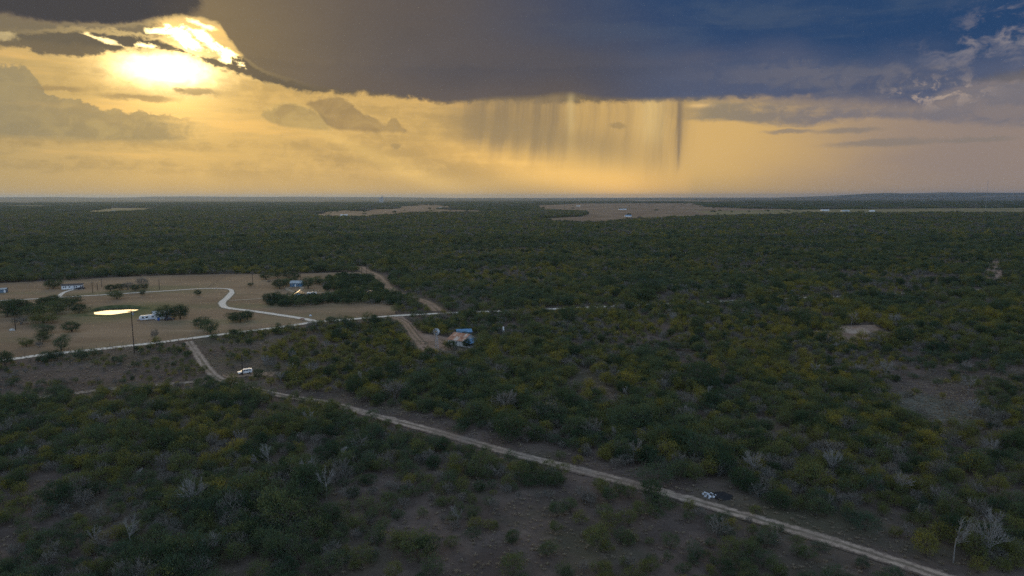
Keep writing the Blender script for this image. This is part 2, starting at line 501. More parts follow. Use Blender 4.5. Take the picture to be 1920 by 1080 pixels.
class NB:
    """small node builder for ground-like materials (world position in metres)"""
    def __init__(s, name, rough=0.95):
        s.m, s.nt, s.b = newmat(name)
        s.b.inputs['Roughness'].default_value = rough; s.b.inputs['Specular IOR Level'].default_value = 0.1
        g = s.nt.nodes.new('ShaderNodeNewGeometry'); s.pos = g.outputs['Position']

    def map(s, sx, sy, rot=0.0, off=0.0):
        n = s.nt.nodes.new('ShaderNodeMapping'); s.nt.links.new(s.pos, n.inputs[0])
        n.inputs['Scale'].default_value = (sx, sy, 1); n.inputs['Rotation'].default_value = (0, 0, rot)
        n.inputs['Location'].default_value = (off, off * 0.7, 0)
        return n.outputs[0]

    def noise(s, scale, detail=5, rough=0.6, v=None, dist=0.0):
        n = s.nt.nodes.new('ShaderNodeTexNoise'); n.inputs['Scale'].default_value = scale
        n.inputs['Detail'].default_value = detail; n.inputs['Roughness'].default_value = rough
        n.inputs['Distortion'].default_value = dist
        s.nt.links.new(v or s.pos, n.inputs['Vector']); return n.outputs[0]

    def step(s, x, a, b):
        n = s.nt.nodes.new('ShaderNodeMapRange'); n.interpolation_type = 'SMOOTHSTEP'
        rev = a > b
        if rev: a, b = b, a
        s.nt.links.new(x, n.inputs[0]); n.inputs[1].default_value = a; n.inputs[2].default_value = b
        n.inputs[3].default_value = float(rev); n.inputs[4].default_value = float(not rev)
        return n.outputs[0]

    def math(s, op, a, b=0.0):
        n = s.nt.nodes.new('ShaderNodeMath'); n.operation = op
        for i, v in enumerate((a, b)):
            if isinstance(v, bpy.types.NodeSocket): s.nt.links.new(v, n.inputs[i])
            else: n.inputs[i].default_value = v
        return n.outputs[0]

    def mix(s, a, b, f, mode='MIX'):
        n = s.nt.nodes.new('ShaderNodeMix'); n.data_type = 'RGBA'; n.blend_type = mode
        for k, v in ((0, f), (6, a), (7, b)):
            if isinstance(v, bpy.types.NodeSocket): s.nt.links.new(v, n.inputs[k])
            elif isinstance(v, tuple): n.inputs[k].default_value = (*v, 1)
            else: n.inputs[k].default_value = v
        return n.outputs[2]

    def length(s, cx, cy, sx=1.0, sy=1.0, rot=0.0):
        n = s.nt.nodes.new('ShaderNodeVectorMath'); n.operation = 'SUBTRACT'
        s.nt.links.new(s.pos, n.inputs[0]); n.inputs[1].default_value = (cx, cy, 0)
        k = s.nt.nodes.new('ShaderNodeVectorMath'); k.operation = 'MULTIPLY'
        s.nt.links.new(n.outputs[0], k.inputs[0]); k.inputs[1].default_value = (sx, sy, 0)
        l = s.nt.nodes.new('ShaderNodeVectorMath'); l.operation = 'LENGTH'
        s.nt.links.new(k.outputs[0], l.inputs[0]); return l.outputs['Value']

    def out(s, col, bump=None, dist=0.1):
        s.nt.links.new(col, s.b.inputs['Base Color'])
        if bump is not None:
            n = s.nt.nodes.new('ShaderNodeBump'); n.inputs['Strength'].default_value = 0.6; n.inputs['Distance'].default_value = dist
            s.nt.links.new(bump, n.inputs['Height']); s.nt.links.new(n.outputs[0], s.b.inputs['Normal'])
        return s.m


def soil_colour(n):
    """leaf litter, thin dry grass and pale bare dirt between the brush"""
    c = n.mix((0.080, 0.063, 0.055), (0.130, 0.102, 0.088), n.step(n.noise(0.07, 6, 0.62), 0.36, 0.66))
    c = n.mix(c, (0.080, 0.078, 0.048), n.math('MULTIPLY', n.step(n.noise(0.022, 4, 0.6), 0.46, 0.66), 0.75))
    c = n.mix(c, (0.205, 0.165, 0.140), n.math('MULTIPLY', n.step(n.noise(0.16, 6, 0.7), 0.56, 0.72), 0.6))
    c = n.mix(c, (0.050, 0.042, 0.036), n.math('MULTIPLY', n.step(n.noise(0.9, 5, 0.7), 0.52, 0.72), 0.65))
    return c


M = {}
n = NB('ground_soil')
c = soil_colour(n)
dist = n.length(0, 0)
# far land cover: woods and dry fields too distant to pick apart
far = n.mix((0.030, 0.040, 0.022), (0.050, 0.058, 0.030), n.step(n.noise(0.004, 6, 0.6), 0.4, 0.65))
far = n.mix(far, (0.20, 0.155, 0.10), n.math('MULTIPLY', n.step(n.noise(0.0007, 3, 0.5, n.map(0.55, 1.5)), 0.555, 0.60), 0.9))
c = n.mix(c, far, n.step(dist, 2200.0, 4200.0))
M['ground'] = n.out(c, n.noise(1.6, 5, 0.7), 0.25)

POND = G(214, 583.5)
n = NB('dry_pasture')
c = n.mix((0.185, 0.128, 0.082), (0.270, 0.190, 0.122), n.step(n.noise(0.020, 6, 0.65, n.map(0.6, 1.3, 0.5)), 0.36, 0.64))
c = n.mix(c, (0.155, 0.145, 0.080), n.math('MULTIPLY', n.step(n.noise(0.011, 5, 0.6, n.map(0.7, 1.6, 0.3, 40)), 0.50, 0.68), 0.8))
c = n.mix(c, (0.32, 0.235, 0.155), n.math('MULTIPLY', n.step(n.noise(0.05, 5, 0.65, n.map(0.25, 1.9, 0.12, 9)), 0.55, 0.70), 0.6))
c = n.mix(c, (0.10, 0.075, 0.055), n.math('MULTIPLY', n.step(n.noise(0.35, 5, 0.7), 0.55, 0.74), 0.5))
wob = n.math('ADD', n.length(POND[0] + 6, POND[1], 0.034, 0.034), n.math('MULTIPLY', n.noise(0.05, 4), 1.1))
c = n.mix(c, (0.095, 0.110, 0.045), n.math('MULTIPLY', n.step(wob, 2.2, 1.0), 0.85))
M['pasture'] = n.out(c, n.noise(1.2, 4, 0.7), 0.2)

n = NB('far_dry_field')
c = n.mix((0.185, 0.130, 0.090), (0.255, 0.185, 0.130), n.step(n.noise(0.006, 5, 0.6, n.map(1, 0.5)), 0.38, 0.62))
c = n.mix(c, (0.14, 0.12, 0.065), n.math('MULTIPLY', n.step(n.noise(0.0035, 4, 0.6), 0.52, 0.66), 0.7))
M['field'] = n.out(c)
n = NB('far_green_field')
c = n.mix((0.17, 0.155, 0.075), (0.25, 0.205, 0.115), n.step(n.noise(0.005, 5, 0.6), 0.38, 0.62))
M['greenfield'] = n.out(c)

n = NB('bare_yard_dirt')
c = n.mix((0.22, 0.150, 0.112), (0.31, 0.225, 0.175), n.step(n.noise(0.09, 6, 0.65), 0.36, 0.66))
c = n.mix(c, (0.13, 0.10, 0.065), n.math('MULTIPLY', n.step(n.noise(0.3, 5, 0.7), 0.52, 0.68), 0.75))
M['yard'] = n.out(c, n.noise(2.0, 4), 0.1)
n = NB('grey_bunch_grass_floor')
c = n.mix((0.098, 0.098, 0.080), (0.155, 0.148, 0.122), n.step(n.noise(0.5, 6, 0.7), 0.38, 0.64))
c = n.mix(c, (0.075, 0.078, 0.055), n.math('MULTIPLY', n.step(n.noise(0.12, 4, 0.6), 0.5, 0.66), 0.7))
gc = G(1745, 762)
c = n.mix(c, soil_colour(n), n.step(n.math('ADD', n.length(gc[0], gc[1], 1 / 13.0, 1 / 20.0), n.math('MULTIPLY', n.noise(0.09, 5, 0.65), 1.2)), 1.2, 1.75))
M['bunch'] = n.out(c, n.noise(1.4, 5, 0.7), 0.3)
n = NB('pale_spoil_earth')
c = n.mix((0.24, 0.17, 0.125), (0.36, 0.275, 0.215), n.step(n.noise(0.3, 6, 0.65), 0.38, 0.62))
M['spoil'] = n.out(c, n.noise(1.0, 4), 0.2)


def road_mat(name, light, dark, ruts, edge_soil=True, verge=None):
    n = NB(name)
    uv = n.nt.nodes.new('ShaderNodeUVMap'); uv.uv_map = 'UVMap'
    sp = n.nt.nodes.new('ShaderNodeSeparateXYZ'); n.nt.links.new(uv.outputs[0], sp.inputs[0])
    v = n.math('ABSOLUTE', n.math('ADD', sp.outputs[1], n.math('MULTIPLY', n.math('SUBTRACT', n.noise(0.25, 5, 0.65), 0.5), 0.55)))
    c = n.mix(dark, light, n.step(n.noise(0.55, 6, 0.7), 0.34, 0.62))
    side = soil_colour(n) if verge is None else n.mix(verge, tuple(x * 0.7 for x in verge), n.noise(0.3, 4))
    if ruts:
        mid = n.math('MULTIPLY', n.step(v, 0.26, 0.10), n.step(n.noise(0.10, 4, 0.65), 0.34, 0.58))
        c = n.mix(c, n.mix(side, (0.10, 0.095, 0.055), 0.4), n.math('MULTIPLY', mid, 0.75))
        c = n.mix(c, n.mix(side, dark, 0.5), n.math('MULTIPLY', n.step(n.noise(0.035, 4, 0.6), 0.50, 0.66), 0.55))
    c = n.mix(c, side, n.step(n.math('ADD', v, n.math('MULTIPLY', n.math('SUBTRACT', n.noise(0.9, 4, 0.7), 0.5), 0.8)), 0.52, 0.86))
    return n.out(c, n.noise(2.5, 4), 0.08)


M['dirt_road'] = road_mat('pale_dirt_track', (0.40, 0.325, 0.265), (0.22, 0.175, 0.145), True)
M['caliche'] = road_mat('white_caliche', (0.78, 0.70, 0.60), (0.56, 0.49, 0.41), False, verge=(0.17, 0.145, 0.095))
M['sand_track'] = road_mat('sandy_track', (0.34, 0.235, 0.165), (0.22, 0.155, 0.115), True, verge=(0.15, 0.12, 0.085))
M['pale_track'] = road_mat('pale_farm_track', (0.48, 0.39, 0.29), (0.30, 0.24, 0.175), True, verge=(0.20, 0.155, 0.10))

# ------------------------------------------------------------------ the land
def height(r, a):
    """low ridges on the skyline, flat land before them"""
    f = np.clip((r - 15000) / 6000, 0, 1); f = f * f * (3 - 2 * f)
    h = f * 26 * fbm(a * 0.10 + 40, r / 7000.0, 3)
    w = np.exp(-((r - 24000) / 2600) ** 2)
    prof = np.clip((a - 20.0) / 8.0, 0, 1) * (0.62 + 0.55 * fbm(a * 0.33, a * 0 + 1.0, 11, 3))
    h = h + w * 168 * prof
    w2 = np.exp(-((r - 26000) / 3500) ** 2)
    return h + w2 * 120 * np.clip((2 - a) / 18, 0, 1) * (0.4 + 0.5 * fbm(a * 0.2, a * 0 + 5.0, 21, 3))


rings = [0.0] + list(15 * 1.058 ** np.arange(0, 142))
rings = [q for q in rings if q < 44000] + [44000]
angs = np.concatenate([np.arange(-44, 44, 0.35), np.arange(44, 316, 4.0)])
V = [(0, 0, 0)]
for r_ in rings[1:]:
    aa = np.where(angs > 180, angs - 360, angs)
    hh = height(np.full_like(aa, r_), aa)
    V += [(r_ * math.sin(R(a)), r_ * math.cos(R(a)), h) for a, h in zip(angs, hh)]
na = len(angs); F = []
for i in range(na): F.append((0, 1 + (i + 1) % na, 1 + i))
for k in range(len(rings) - 2):
    b0 = 1 + k * na; b1 = b0 + na
    for i in range(na):
        j = (i + 1) % na
        F.append((b0 + i, b0 + j, b1 + j, b1 + i))
tag(mobj('ground', V, F, M['ground'], smooth=True), kind='structure')


def sheet(name, pts, mat, z, rough=0.0, sub=6, smooth_pts=False):
    P = [np.asarray(p) for p in pts]
    if smooth_pts: P = spline(P + [P[0]], 8)[:-1]
    if rough:
        Q = []
        for i, p in enumerate(P):
            q = P[(i + 1) % len(P)]
            for k in range(sub):
                t = k / sub; m = p + (q - p) * t
                Q.append(m + rng.normal(0, rough, 2))
        P = Q
    bm = bmesh.new()
    vs_ = [bm.verts.new((p[0], p[1], z)) for p in P]
    f = bm.faces.new(vs_)
    if f.normal.z < 0: f.normal_flip()
    bm.normal_update()
    bmesh.ops.triangulate(bm, faces=bm.faces[:])
    me = bpy.data.meshes.new(name); bm.to_mesh(me); bm.free()
    for pl in me.polygons:
        pass
    me.materials.append(mat)
    o = link(bpy.data.objects.new(name, me)); tag(o, kind='structure')
    if me.polygons and sum(p.normal.z for p in me.polygons) < 0: me.flip_normals()
    return o


def ribbon(name, pts, width, mat, z, wob=0.0, n=10):
    P = spline(pts, n)
    bm = bmesh.new(); uvl = bm.loops.layers.uv.new('UVMap'); L = 0; prev = None; rows = []
    for i, p in enumerate(P):
        t = P[min(i + 1, len(P) - 1)] - P[max(i - 1, 0)]; t = t / (np.linalg.norm(t) + 1e-9)
        nr = np.array([-t[1], t[0]])
        if prev is not None: L += np.linalg.norm(p - prev)
        prev = p
        w = (width(i / (len(P) - 1)) if callable(width) else width) * (1 + rng.normal(0, wob))
        rows.append([(bm.verts.new((*(p + nr * w * s * 0.5), z)), (L, s)) for s in (-1, -0.5, 0, 0.5, 1)])
    for a, b in zip(rows[:-1], rows[1:]):
        for k in range(4):
            q = (a[k], b[k], b[k + 1], a[k + 1])
            f = bm.faces.new([v[0] for v in q])
            for lp, v in zip(f.loops, q): lp[uvl].uv = v[1]
    bm.normal_update()
    me = bpy.data.meshes.new(name); bm.to_mesh(me); bm.free(); me.materials.append(mat)
    if sum(p.normal.z for p in me.polygons) < 0: me.flip_normals()
    return tag(link(bpy.data.objects.new(name, me)), kind='structure')


# outlines on the ground, in photo pixels
PASTURE = PX([(-80, 536), (0, 531), (60, 528), (95, 527), (150, 524), (210, 520), (300, 516.5), (420, 514), (490, 514), (560, 513), (640, 510.5), (675, 509.5), (690, 512), (706, 519), (724, 538), (741, 550), (752, 560), (748, 578), (742, 589), (680, 595), (620, 599), (596, 602), (560, 609), (505, 616), (380, 630), (246, 646), (123, 659), (25, 671), (-80, 683)])
ROAD = PX([(353, 640), (370, 664), (388, 690), (404, 706), (425, 716), (470, 728), (530, 742), (620, 757), (720, 784), (830, 813), (960, 850), (1100, 885), (1250, 925), (1400, 968), (1560, 1015), (1700, 1060), (1800, 1093), (1960, 1145)])
COUNTY = PX([(-60, 681), (25, 673), (75, 666), (123, 661), (183, 655), (246, 648), (300, 642), (346, 636), (400, 629), (449, 623), (505, 616), (560, 608.5), (592, 603), (620, 601.5), (667, 598), (734, 592.5), (800, 589), (860, 586.5), (1000, 581), (1200, 572), (1400, 563), (1620, 553.5), (1740, 547.5), (1980, 538)])
LANE = PX([(590, 602), (567, 597.5), (526, 591), (474, 583.5), (430, 578), (419, 574), (417, 567), (426, 558.5), (434, 549), (432, 543), (417, 541.2), (380, 541.2), (320, 545), (256, 549), (195, 553), (137, 556), (87, 559), (56, 561), (-60, 566)])
HOMELANE = PX([(110, 557), (116, 551), (124, 547), (138, 543.5), (156, 542.5)])
HOUSELANE = PX([(424, 563.5), (459, 562), (515, 558), (540, 556), (556, 548.5), (575, 548), (609, 549.2), (672, 547.5), (740, 547)])
LOOP = PX([(556, 548.5), (544, 545), (538, 541), (548, 538.5), (562, 538.3), (567, 540), (562, 544), (556, 548.5)])
BREAK = PX([(676, 500), (683, 507), (697, 513), (711, 521), (722, 533), (736, 545), (752, 552), (772, 558), (796, 565), (808, 572), (822, 583)])
TRACK = PX([(424, 716), (380, 716), (340, 718), (260, 725), (200, 730), (120, 740), (40, 750), (-60, 762)])
SUVTRACK = PX([(404, 707), (430, 705), (460, 703), (490, 701), (520, 703)])
YARDROAD = PX([(730, 594), (748, 600), (760, 608), (769, 620), (778, 632), (790, 645)])
SOUTH = PX([(640, 905), (760, 880), (850, 895), (960, 905), (1060, 930), (1150, 955), (1300, 1000), (1450, 1040), (1600, 1090), (1750, 1150), (540, 1170), (590, 1010), (560, 950)])
SPARSE = PX([(-80, 692), (25, 679), (123, 666), (246, 653), (345, 641), (420, 630), (520, 618), (600, 607), (735, 597), (745, 606), (690, 610), (600, 614), (520, 640), (500, 668), (480, 700), (520, 716), (420, 712), (330, 717), (200, 731), (80, 746), (-80, 768)])
GLADE = PX([(1648, 742), (1690, 714), (1740, 716), (1800, 722), (1836, 738), (1822, 768), (1842, 800), (1770, 812), (1700, 790)])
MOUNDZ = PX([(1470, 622), (1560, 620), (1575, 611), (1640, 609), (1668, 625), (1745, 646), (1738, 653), (1650, 641), (1600, 646), (1560, 636)])
YARD = PX([(726, 594), (752, 591), (778, 612), (794, 626), (842, 632), (856, 655), (800, 663), (766, 661), (770, 642), (752, 614)])
HOUSEFRONT = PX([(832, 648), (902, 650), (900, 668), (826, 668)])
RBREAK = PX([(1852, 488), (1874, 488), (1882, 532), (1848, 533)])
THICKET = PX([(606, 546), (610, 529), (640, 521), (690, 519), (712, 533), (726, 546)])
HEDGE = PX([(497, 574), (499, 563), (540, 562), (610, 558), (640, 551), (700, 549), (745, 551), (762, 560), (748, 574), (700, 571), (610, 570), (560, 577)])
F1 = PX([(584, 404), (606, 397), (650, 394.5), (672, 396), (700, 392.5), (735, 392), (748, 387), (800, 384.5), (846, 386), (850, 390), (828, 392.5), (905, 395), (948, 399.5), (880, 401), (850, 399.8), (800, 402.5), (765, 403), (740, 405.5), (700, 405.5), (690, 409), (640, 410), (600, 409)])
F2 = PX([(1000, 386), (1080, 381.5), (1300, 381), (1330, 388), (1400, 391), (1490, 392), (1490, 403), (1420, 406), (1340, 408.5), (1290, 411), (1180, 414.5), (1120, 420), (1050, 418), (985, 411), (1090, 406), (1105, 400), (1010, 394)])
F3 = PX([(1300, 396), (1500, 393), (1700, 391), (2000, 389), (2000, 402), (1700, 401.5), (1500, 402.5), (1420, 407), (1340, 403)])
F4 = PX([(175, 394), (215, 390), (300, 391), (285, 396), (210, 400), (130, 401)])
F5 = PX([(1150, 374), (1330, 375.5), (1420, 378), (1330, 379.5), (1200, 377)])
F6 = PX([(-60, 386), (60, 385), (150, 387), (60, 389)])

sheet('pasture', PASTURE, M['pasture'], 0.03, 0.8)
sheet('far_field', F1, M['field'], 0.25, 4.0)
sheet('far_field', F2, M['field'], 0.25, 4.0)
sheet('far_field', F3, M['greenfield'], 0.30, 4.0)
sheet('far_field', F4, M['greenfield'], 0.25, 4.0)
sheet('far_field', F5, M['field'], 0.35, 4.0)
sheet('far_field', F6, M['greenfield'], 0.35, 4.0)
sheet('yard', YARD, M['yard'], 0.04, 0.7)
sheet('grassy_glade', GLADE, M['bunch'], 0.03, 1.0)
sheet('cleared_ground', MOUNDZ, M['yard'], 0.03, 0.8)
sheet('cleared_strip', RBREAK, M['yard'], 0.05)
ribbon('dirt_road', ROAD, 5.2, M['dirt_road'], 0.10, 0.05)
ribbon('gravel_road', COUNTY, 6.4, M['caliche'], 0.08, 0.04)
ribbon('gravel_lane', LANE, lambda t: 6.2 if t < 0.45 else 4.6, M['caliche'], 0.12, 0.03)
ribbon('gravel_drive', HOMELANE, 4.0, M['caliche'], 0.15, 0.03)
ribbon('house_track', HOUSELANE, 3.8, M['pale_track'], 0.10, 0.04)
ribbon('turning_loop', LOOP, 4.0, M['pale_track'], 0.13, 0.04)
ribbon('firebreak_track', BREAK, lambda t: 9.0 if t > 0.3 else 12.0, M['sand_track'], 0.06, 0.06)
ribbon('side_track', TRACK, 4.4, M['dirt_road'], 0.07, 0.06)
ribbon('parking_spur', SUVTRACK, 7.0, M['sand_track'], 0.06, 0.06)
ribbon('yard_track', YARDROAD, 5.5, M['sand_track'], 0.08, 0.06)

# ------------------------------------------------------------------ vegetation
def leaf_mat(name, cols, grey=0.0):
    """cols: ramp picked per plant and per spray; location shifts whole stands"""
    m, nt, b = newmat(name)
    oi = nt.nodes.new('ShaderNodeObjectInfo')
    at = nt.nodes.new('ShaderNodeAttribute'); at.attribute_name = 'tint'
    ns = nt.nodes.new('ShaderNodeTexNoise'); ns.inputs['Scale'].default_value = 0.012; ns.inputs['Detail'].default_value = 4
    nt.links.new(oi.outputs['Location'], ns.inputs['Vector'])
    def mth(op, a, b_):
        q = nt.nodes.new('ShaderNodeMath'); q.operation = op
        for i, v in enumerate((a, b_)):
            if isinstance(v, bpy.types.NodeSocket): nt.links.new(v, q.inputs[i])
            else: q.inputs[i].default_value = v
        return q.outputs[0]
    f = mth('ADD', mth('MULTIPLY', oi.outputs['Random'], 0.44), mth('MULTIPLY', at.outputs['Fac'], 0.42))
    f = mth('ADD', f, mth('MULTIPLY', mth('SUBTRACT', ns.outputs[0], 0.46), 1.35))
    r = nt.nodes.new('ShaderNodeValToRGB'); el = r.color_ramp.elements
    while len(el) < len(cols): el.new(0.5)
    for i, (p, col) in enumerate(cols):
        el[i].position = p; el[i].color = (*col, 1)
    nt.links.new(f, r.inputs[0])
    nt.links.new(r.outputs[0], b.inputs['Base Color'])
    b.inputs['Roughness'].default_value = 0.65; b.inputs['Specular IOR Level'].default_value = 0.15
    tr = nt.nodes.new('ShaderNodeBsdfTranslucent')
    hs = nt.nodes.new('ShaderNodeHueSaturation'); hs.inputs['Value'].default_value = 1.25; hs.inputs['Saturation'].default_value = 1.1
    nt.links.new(r.outputs[0], hs.inputs['Color']); nt.links.new(hs.outputs[0], tr.inputs[0])
    mx = nt.nodes.new('ShaderNodeMixShader'); mx.inputs[0].default_value = 0.35
    nt.links.new(b.outputs[0], mx.inputs[1]); nt.links.new(tr.outputs[0], mx.inputs[2])
    nt.links.new(mx.outputs[0], nt.nodes['Material Output'].inputs[0])
    return m


M['leaf_green'] = leaf_mat('feathery_leaves', [(0.0, (0.044, 0.08, 0.056)), (0.3, (0.068, 0.106, 0.062)), (0.52, (0.095, 0.126, 0.056)), (0.75, (0.14, 0.15, 0.05)), (0.98, (0.19, 0.176, 0.044))])
M['leaf_yellow'] = leaf_mat('yellowing_leaves', [(0.0, (0.075, 0.104, 0.05)), (0.3, (0.125, 0.142, 0.05)), (0.6, (0.195, 0.185, 0.046)), (0.95, (0.27, 0.23, 0.044))])
M['leaf_grey'] = leaf_mat('dusty_leaves', [(0.0, (0.09, 0.11, 0.096)), (0.35, (0.13, 0.138, 0.12)), (0.65, (0.165, 0.155, 0.138)), (0.95, (0.18, 0.172, 0.112))])
M['leaf_dark'] = leaf_mat('dark_evergreen_leaves', [(0.0, (0.026, 0.054, 0.032)), (0.4, (0.042, 0.076, 0.04)), (0.95, (0.07, 0.098, 0.044))])
M['bark'] = plain('rough_grey_brown_bark', (0.115, 0.092, 0.074), 0.9, 0, 0.25, 4, 0.1)
M['pale_bark'] = plain('weathered_pale_wood', (0.27, 0.255, 0.235), 0.9, 0, 0.2, 4, 0.1)
M['twig'] = plain('grey_twigs', (0.22, 0.195, 0.17), 0.9, 0, 0.2, 4, 0.1)


def crown_data(seed, Rr, H, zb, ncl, nlf, L, Wd, lobes=6, cl=0.42, up=0.55, flat=1.0, umin=-0.35, midf=0.34):
    """feathery sprays of leaves grouped in clumps through an uneven dome"""
    g = np.random.default_rng(seed)
    lob = g.normal(0, 1, (lobes, 3)); lob[:, 2] = np.abs(lob[:, 2]) * 0.8; lob /= np.linalg.norm(lob, axis=1)[:, None]
    lw = g.uniform(0.1, 0.55, lobes)
    a = g.uniform(0, 2 * np.pi, ncl); u = g.uniform(umin, 1, ncl)
    d = np.stack([np.cos(a) * np.sqrt(1 - u * u), np.sin(a) * np.sqrt(1 - u * u), u], 1)
    w = (np.clip(d @ lob.T, 0, 1) ** 5 * lw).sum(1)
    rad = (0.62 + w) * g.uniform(0.45, 1.0, ncl) ** 0.45
    mid = zb + (H - zb) * midf
    C = d * np.stack([rad * Rr, rad * Rr, rad * (H - mid) * flat], 1) + [0, 0, mid]
    C[:, 2] = np.where(d[:, 2] < 0, mid + d[:, 2] * rad * (mid - zb) * 1.35, C[:, 2])
    C[:, 2] = np.maximum(C[:, 2], zb * 0.8)
    n = ncl * nlf
    c0 = np.repeat(C, nlf, 0); dd = np.repeat(d, nlf, 0)
    p = c0 + g.normal(0, cl, (n, 3)) * [1, 1, 0.7]
    p[:, 2] = np.maximum(p[:, 2], 0.12)
    dr = dd * 0.55 + [0, 0, up] + g.normal(0, 0.55, (n, 3)); dr /= np.linalg.norm(dr, axis=1)[:, None]
    s = g.normal(0, 1, (n, 3)); s = np.cross(dr, s); s /= np.linalg.norm(s, axis=1)[:, None] + 1e-9
    ln = (L * g.uniform(0.6, 1.35, n))[:, None]; wd = (Wd * g.uniform(0.6, 1.3, n))[:, None]
    q = np.stack([p - s * wd * 0.35, p + dr * ln * 0.5 - s * wd, p + dr * ln, p + dr * ln * 0.5 + s * wd], 1).reshape(-1, 3)
    f = np.arange(n * 4).reshape(-1, 4)
    tint = np.repeat(np.repeat(g.uniform(0, 1, ncl), nlf) * 0.75 + g.uniform(0, 0.25, n), 4)
    return q, f, tint, C


def limb_data(seed, H, Rr, zb, n_stem=3, n_br=5, n_tw=3, r0=0.10, C=None, sides=4, twig_r=0.012, up=0.35):
    g = np.random.default_rng(seed + 500); mb = MB()
    for s_ in range(n_stem):
        a = 2 * np.pi * (s_ + g.uniform(0, 0.6)) / n_stem
        lean = g.uniform(0.12, 0.38) * (0.35 if n_stem == 1 else 1.0)
        p0 = np.array([math.cos(a) * 0.12, math.sin(a) * 0.12, -0.1])
        p1 = np.array([math.cos(a) * Rr * lean * 0.5, math.sin(a) * Rr * lean * 0.5, H * 0.28]) + g.normal(0, 0.08, 3)
        p2 = np.array([math.cos(a) * Rr * lean, math.sin(a) * Rr * lean, H * 0.5]) + g.normal(0, 0.15, 3)
        mb.tube([p0, p1, p2], [r0 * 1.2, r0 * 0.85, r0 * 0.6], sides + 1)
        for b_ in range(n_br):
            a2 = a + g.uniform(-1.3, 1.3); t0 = g.uniform(0.25, 1.0)
            q0 = p1 + (p2 - p1) * t0
            ex = Rr * g.uniform(0.45, 0.95)
            q2 = np.array([math.cos(a2) * ex, math.sin(a2) * ex, H * g.uniform(0.58, 0.98) - ex * 0.12 * H / Rr])
            q1 = (q0 + q2) / 2 + g.normal(0, 0.14, 3) + [0, 0, -0.06 * H]
            mb.tube([q0, q1, q2], [r0 * 0.5, r0 * 0.33, r0 * 0.16], sides)
            for k in range(n_tw):
                w0 = q1 + (q2 - q1) * g.uniform(0.1, 0.9)
                dv = (q2 - q0) / (np.linalg.norm(q2 - q0) + 1e-9) + g.normal(0, 0.55, 3) + [0, 0, up]
                w1 = w0 + dv / np.linalg.norm(dv) * g.uniform(0.35, 0.9) * Rr * 0.45
                mb.tube([w0, (w0 + w1) / 2 + g.normal(0, 0.05, 3), w1], [r0 * 0.2, twig_r * 1.6, twig_r], 3, False)
    return np.array(mb.v), mb.f


def leaf_mesh(name, q, f, tint, mat):
    me = bpy.data.meshes.new(name)
    me.vertices.add(len(q)); me.vertices.foreach_set('co', np.asarray(q, np.float32).ravel())
    me.loops.add(len(f) * 4); me.loops.foreach_set('vertex_index', f.astype(np.int32).ravel())
    me.polygons.add(len(f)); me.polygons.foreach_set('loop_start', np.arange(0, len(f) * 4, 4, dtype=np.int32))
    at = me.attributes.new('tint', 'FLOAT', 'POINT'); at.data.foreach_set('value', np.asarray(tint, np.float32))
    me.materials.append(mat); me.update(calc_edges=True)
    return me


def join_mesh(name, leafs, limbs, lm, bmat):
    q, f, tint = leafs
    v2, f2 = limbs
    n = len(q)
    me = bpy.data.meshes.new(name)
    me.from_pydata(np.concatenate([q, v2]).tolist() if len(v2) else q.tolist(), [], f.tolist() + [tuple(i + n for i in t) for t in f2])
    me.materials.append(lm); me.materials.append(bmat)
    mi = np.zeros(len(me.polygons), np.int32); mi[len(f):] = 1
    me.polygons.foreach_set('material_index', mi)
    at = me.attributes.new('tint', 'FLOAT', 'POINT')
    at.data.foreach_set('value', np.concatenate([tint, np.zeros(len(v2))]).astype(np.float32))
    me.update()
    return me


PROTO = {}      # kind -> list of (crown mesh, trunk mesh, joined mesh)


def proto(kind, seed, lm, bmat, Rr, H, zb, ncl, nlf, L, Wd, stems=3, br=5, tw=3, r0=0.09, **k):
    tw_r = k.pop('twig_r', 0.012)
    q, f, t, C = crown_data(seed, Rr, H, zb, ncl, nlf, L, Wd, **k)
    v2, f2 = limb_data(seed, H, Rr, zb, stems, br, tw, r0, twig_r=tw_r)
    tm = bpy.data.meshes.new('trunk'); tm.from_pydata(v2.tolist(), [], f2); tm.materials.append(bmat)
    PROTO.setdefault(kind, []).append((leaf_mesh('crown', q, f, t, lm), tm, join_mesh('brush_' + kind, (q, f, t), (v2, f2), lm, bmat)))


for i in range(5):
    proto('green', 10 + i, M['leaf_green'], M['bark'], 2.5 + 0.3 * (i % 3), 4.0 + 0.5 * (i % 2), 0.7, 62, 26, 0.34, 0.055)
for i in range(4):
    proto('yellow', 30 + i, M['leaf_yellow'], M['bark'], 1.9 + 0.3 * (i % 2), 3.3 + 0.4 * (i % 3), 0.5, 48, 26, 0.32, 0.055)
for i in range(4):
    proto('grey', 50 + i, M['leaf_grey'], M['twig'], 2.0 + 0.3 * (i % 2), 3.1 + 0.5 * (i % 3), 0.4, 46, 20, 0.36, 0.034, br=7, tw=6, twig_r=0.018)
for i in range(4):
    proto('dark', 70 + i, M['leaf_dark'], M['bark'], 3.0, 5.0 + 0.4 * (i % 2), 0.35, 96, 30, 0.30, 0.075, cl=0.5, up=0.35, umin=-0.8, midf=0.45)


for i in range(4):
    proto('bush', 80 + i, M['leaf_green'], M['bark'], 2.8, 4.8 + 0.4 * (i % 2), 0.3, 96, 30, 0.30, 0.070, cl=0.5, up=0.4, umin=-0.85, midf=0.45)


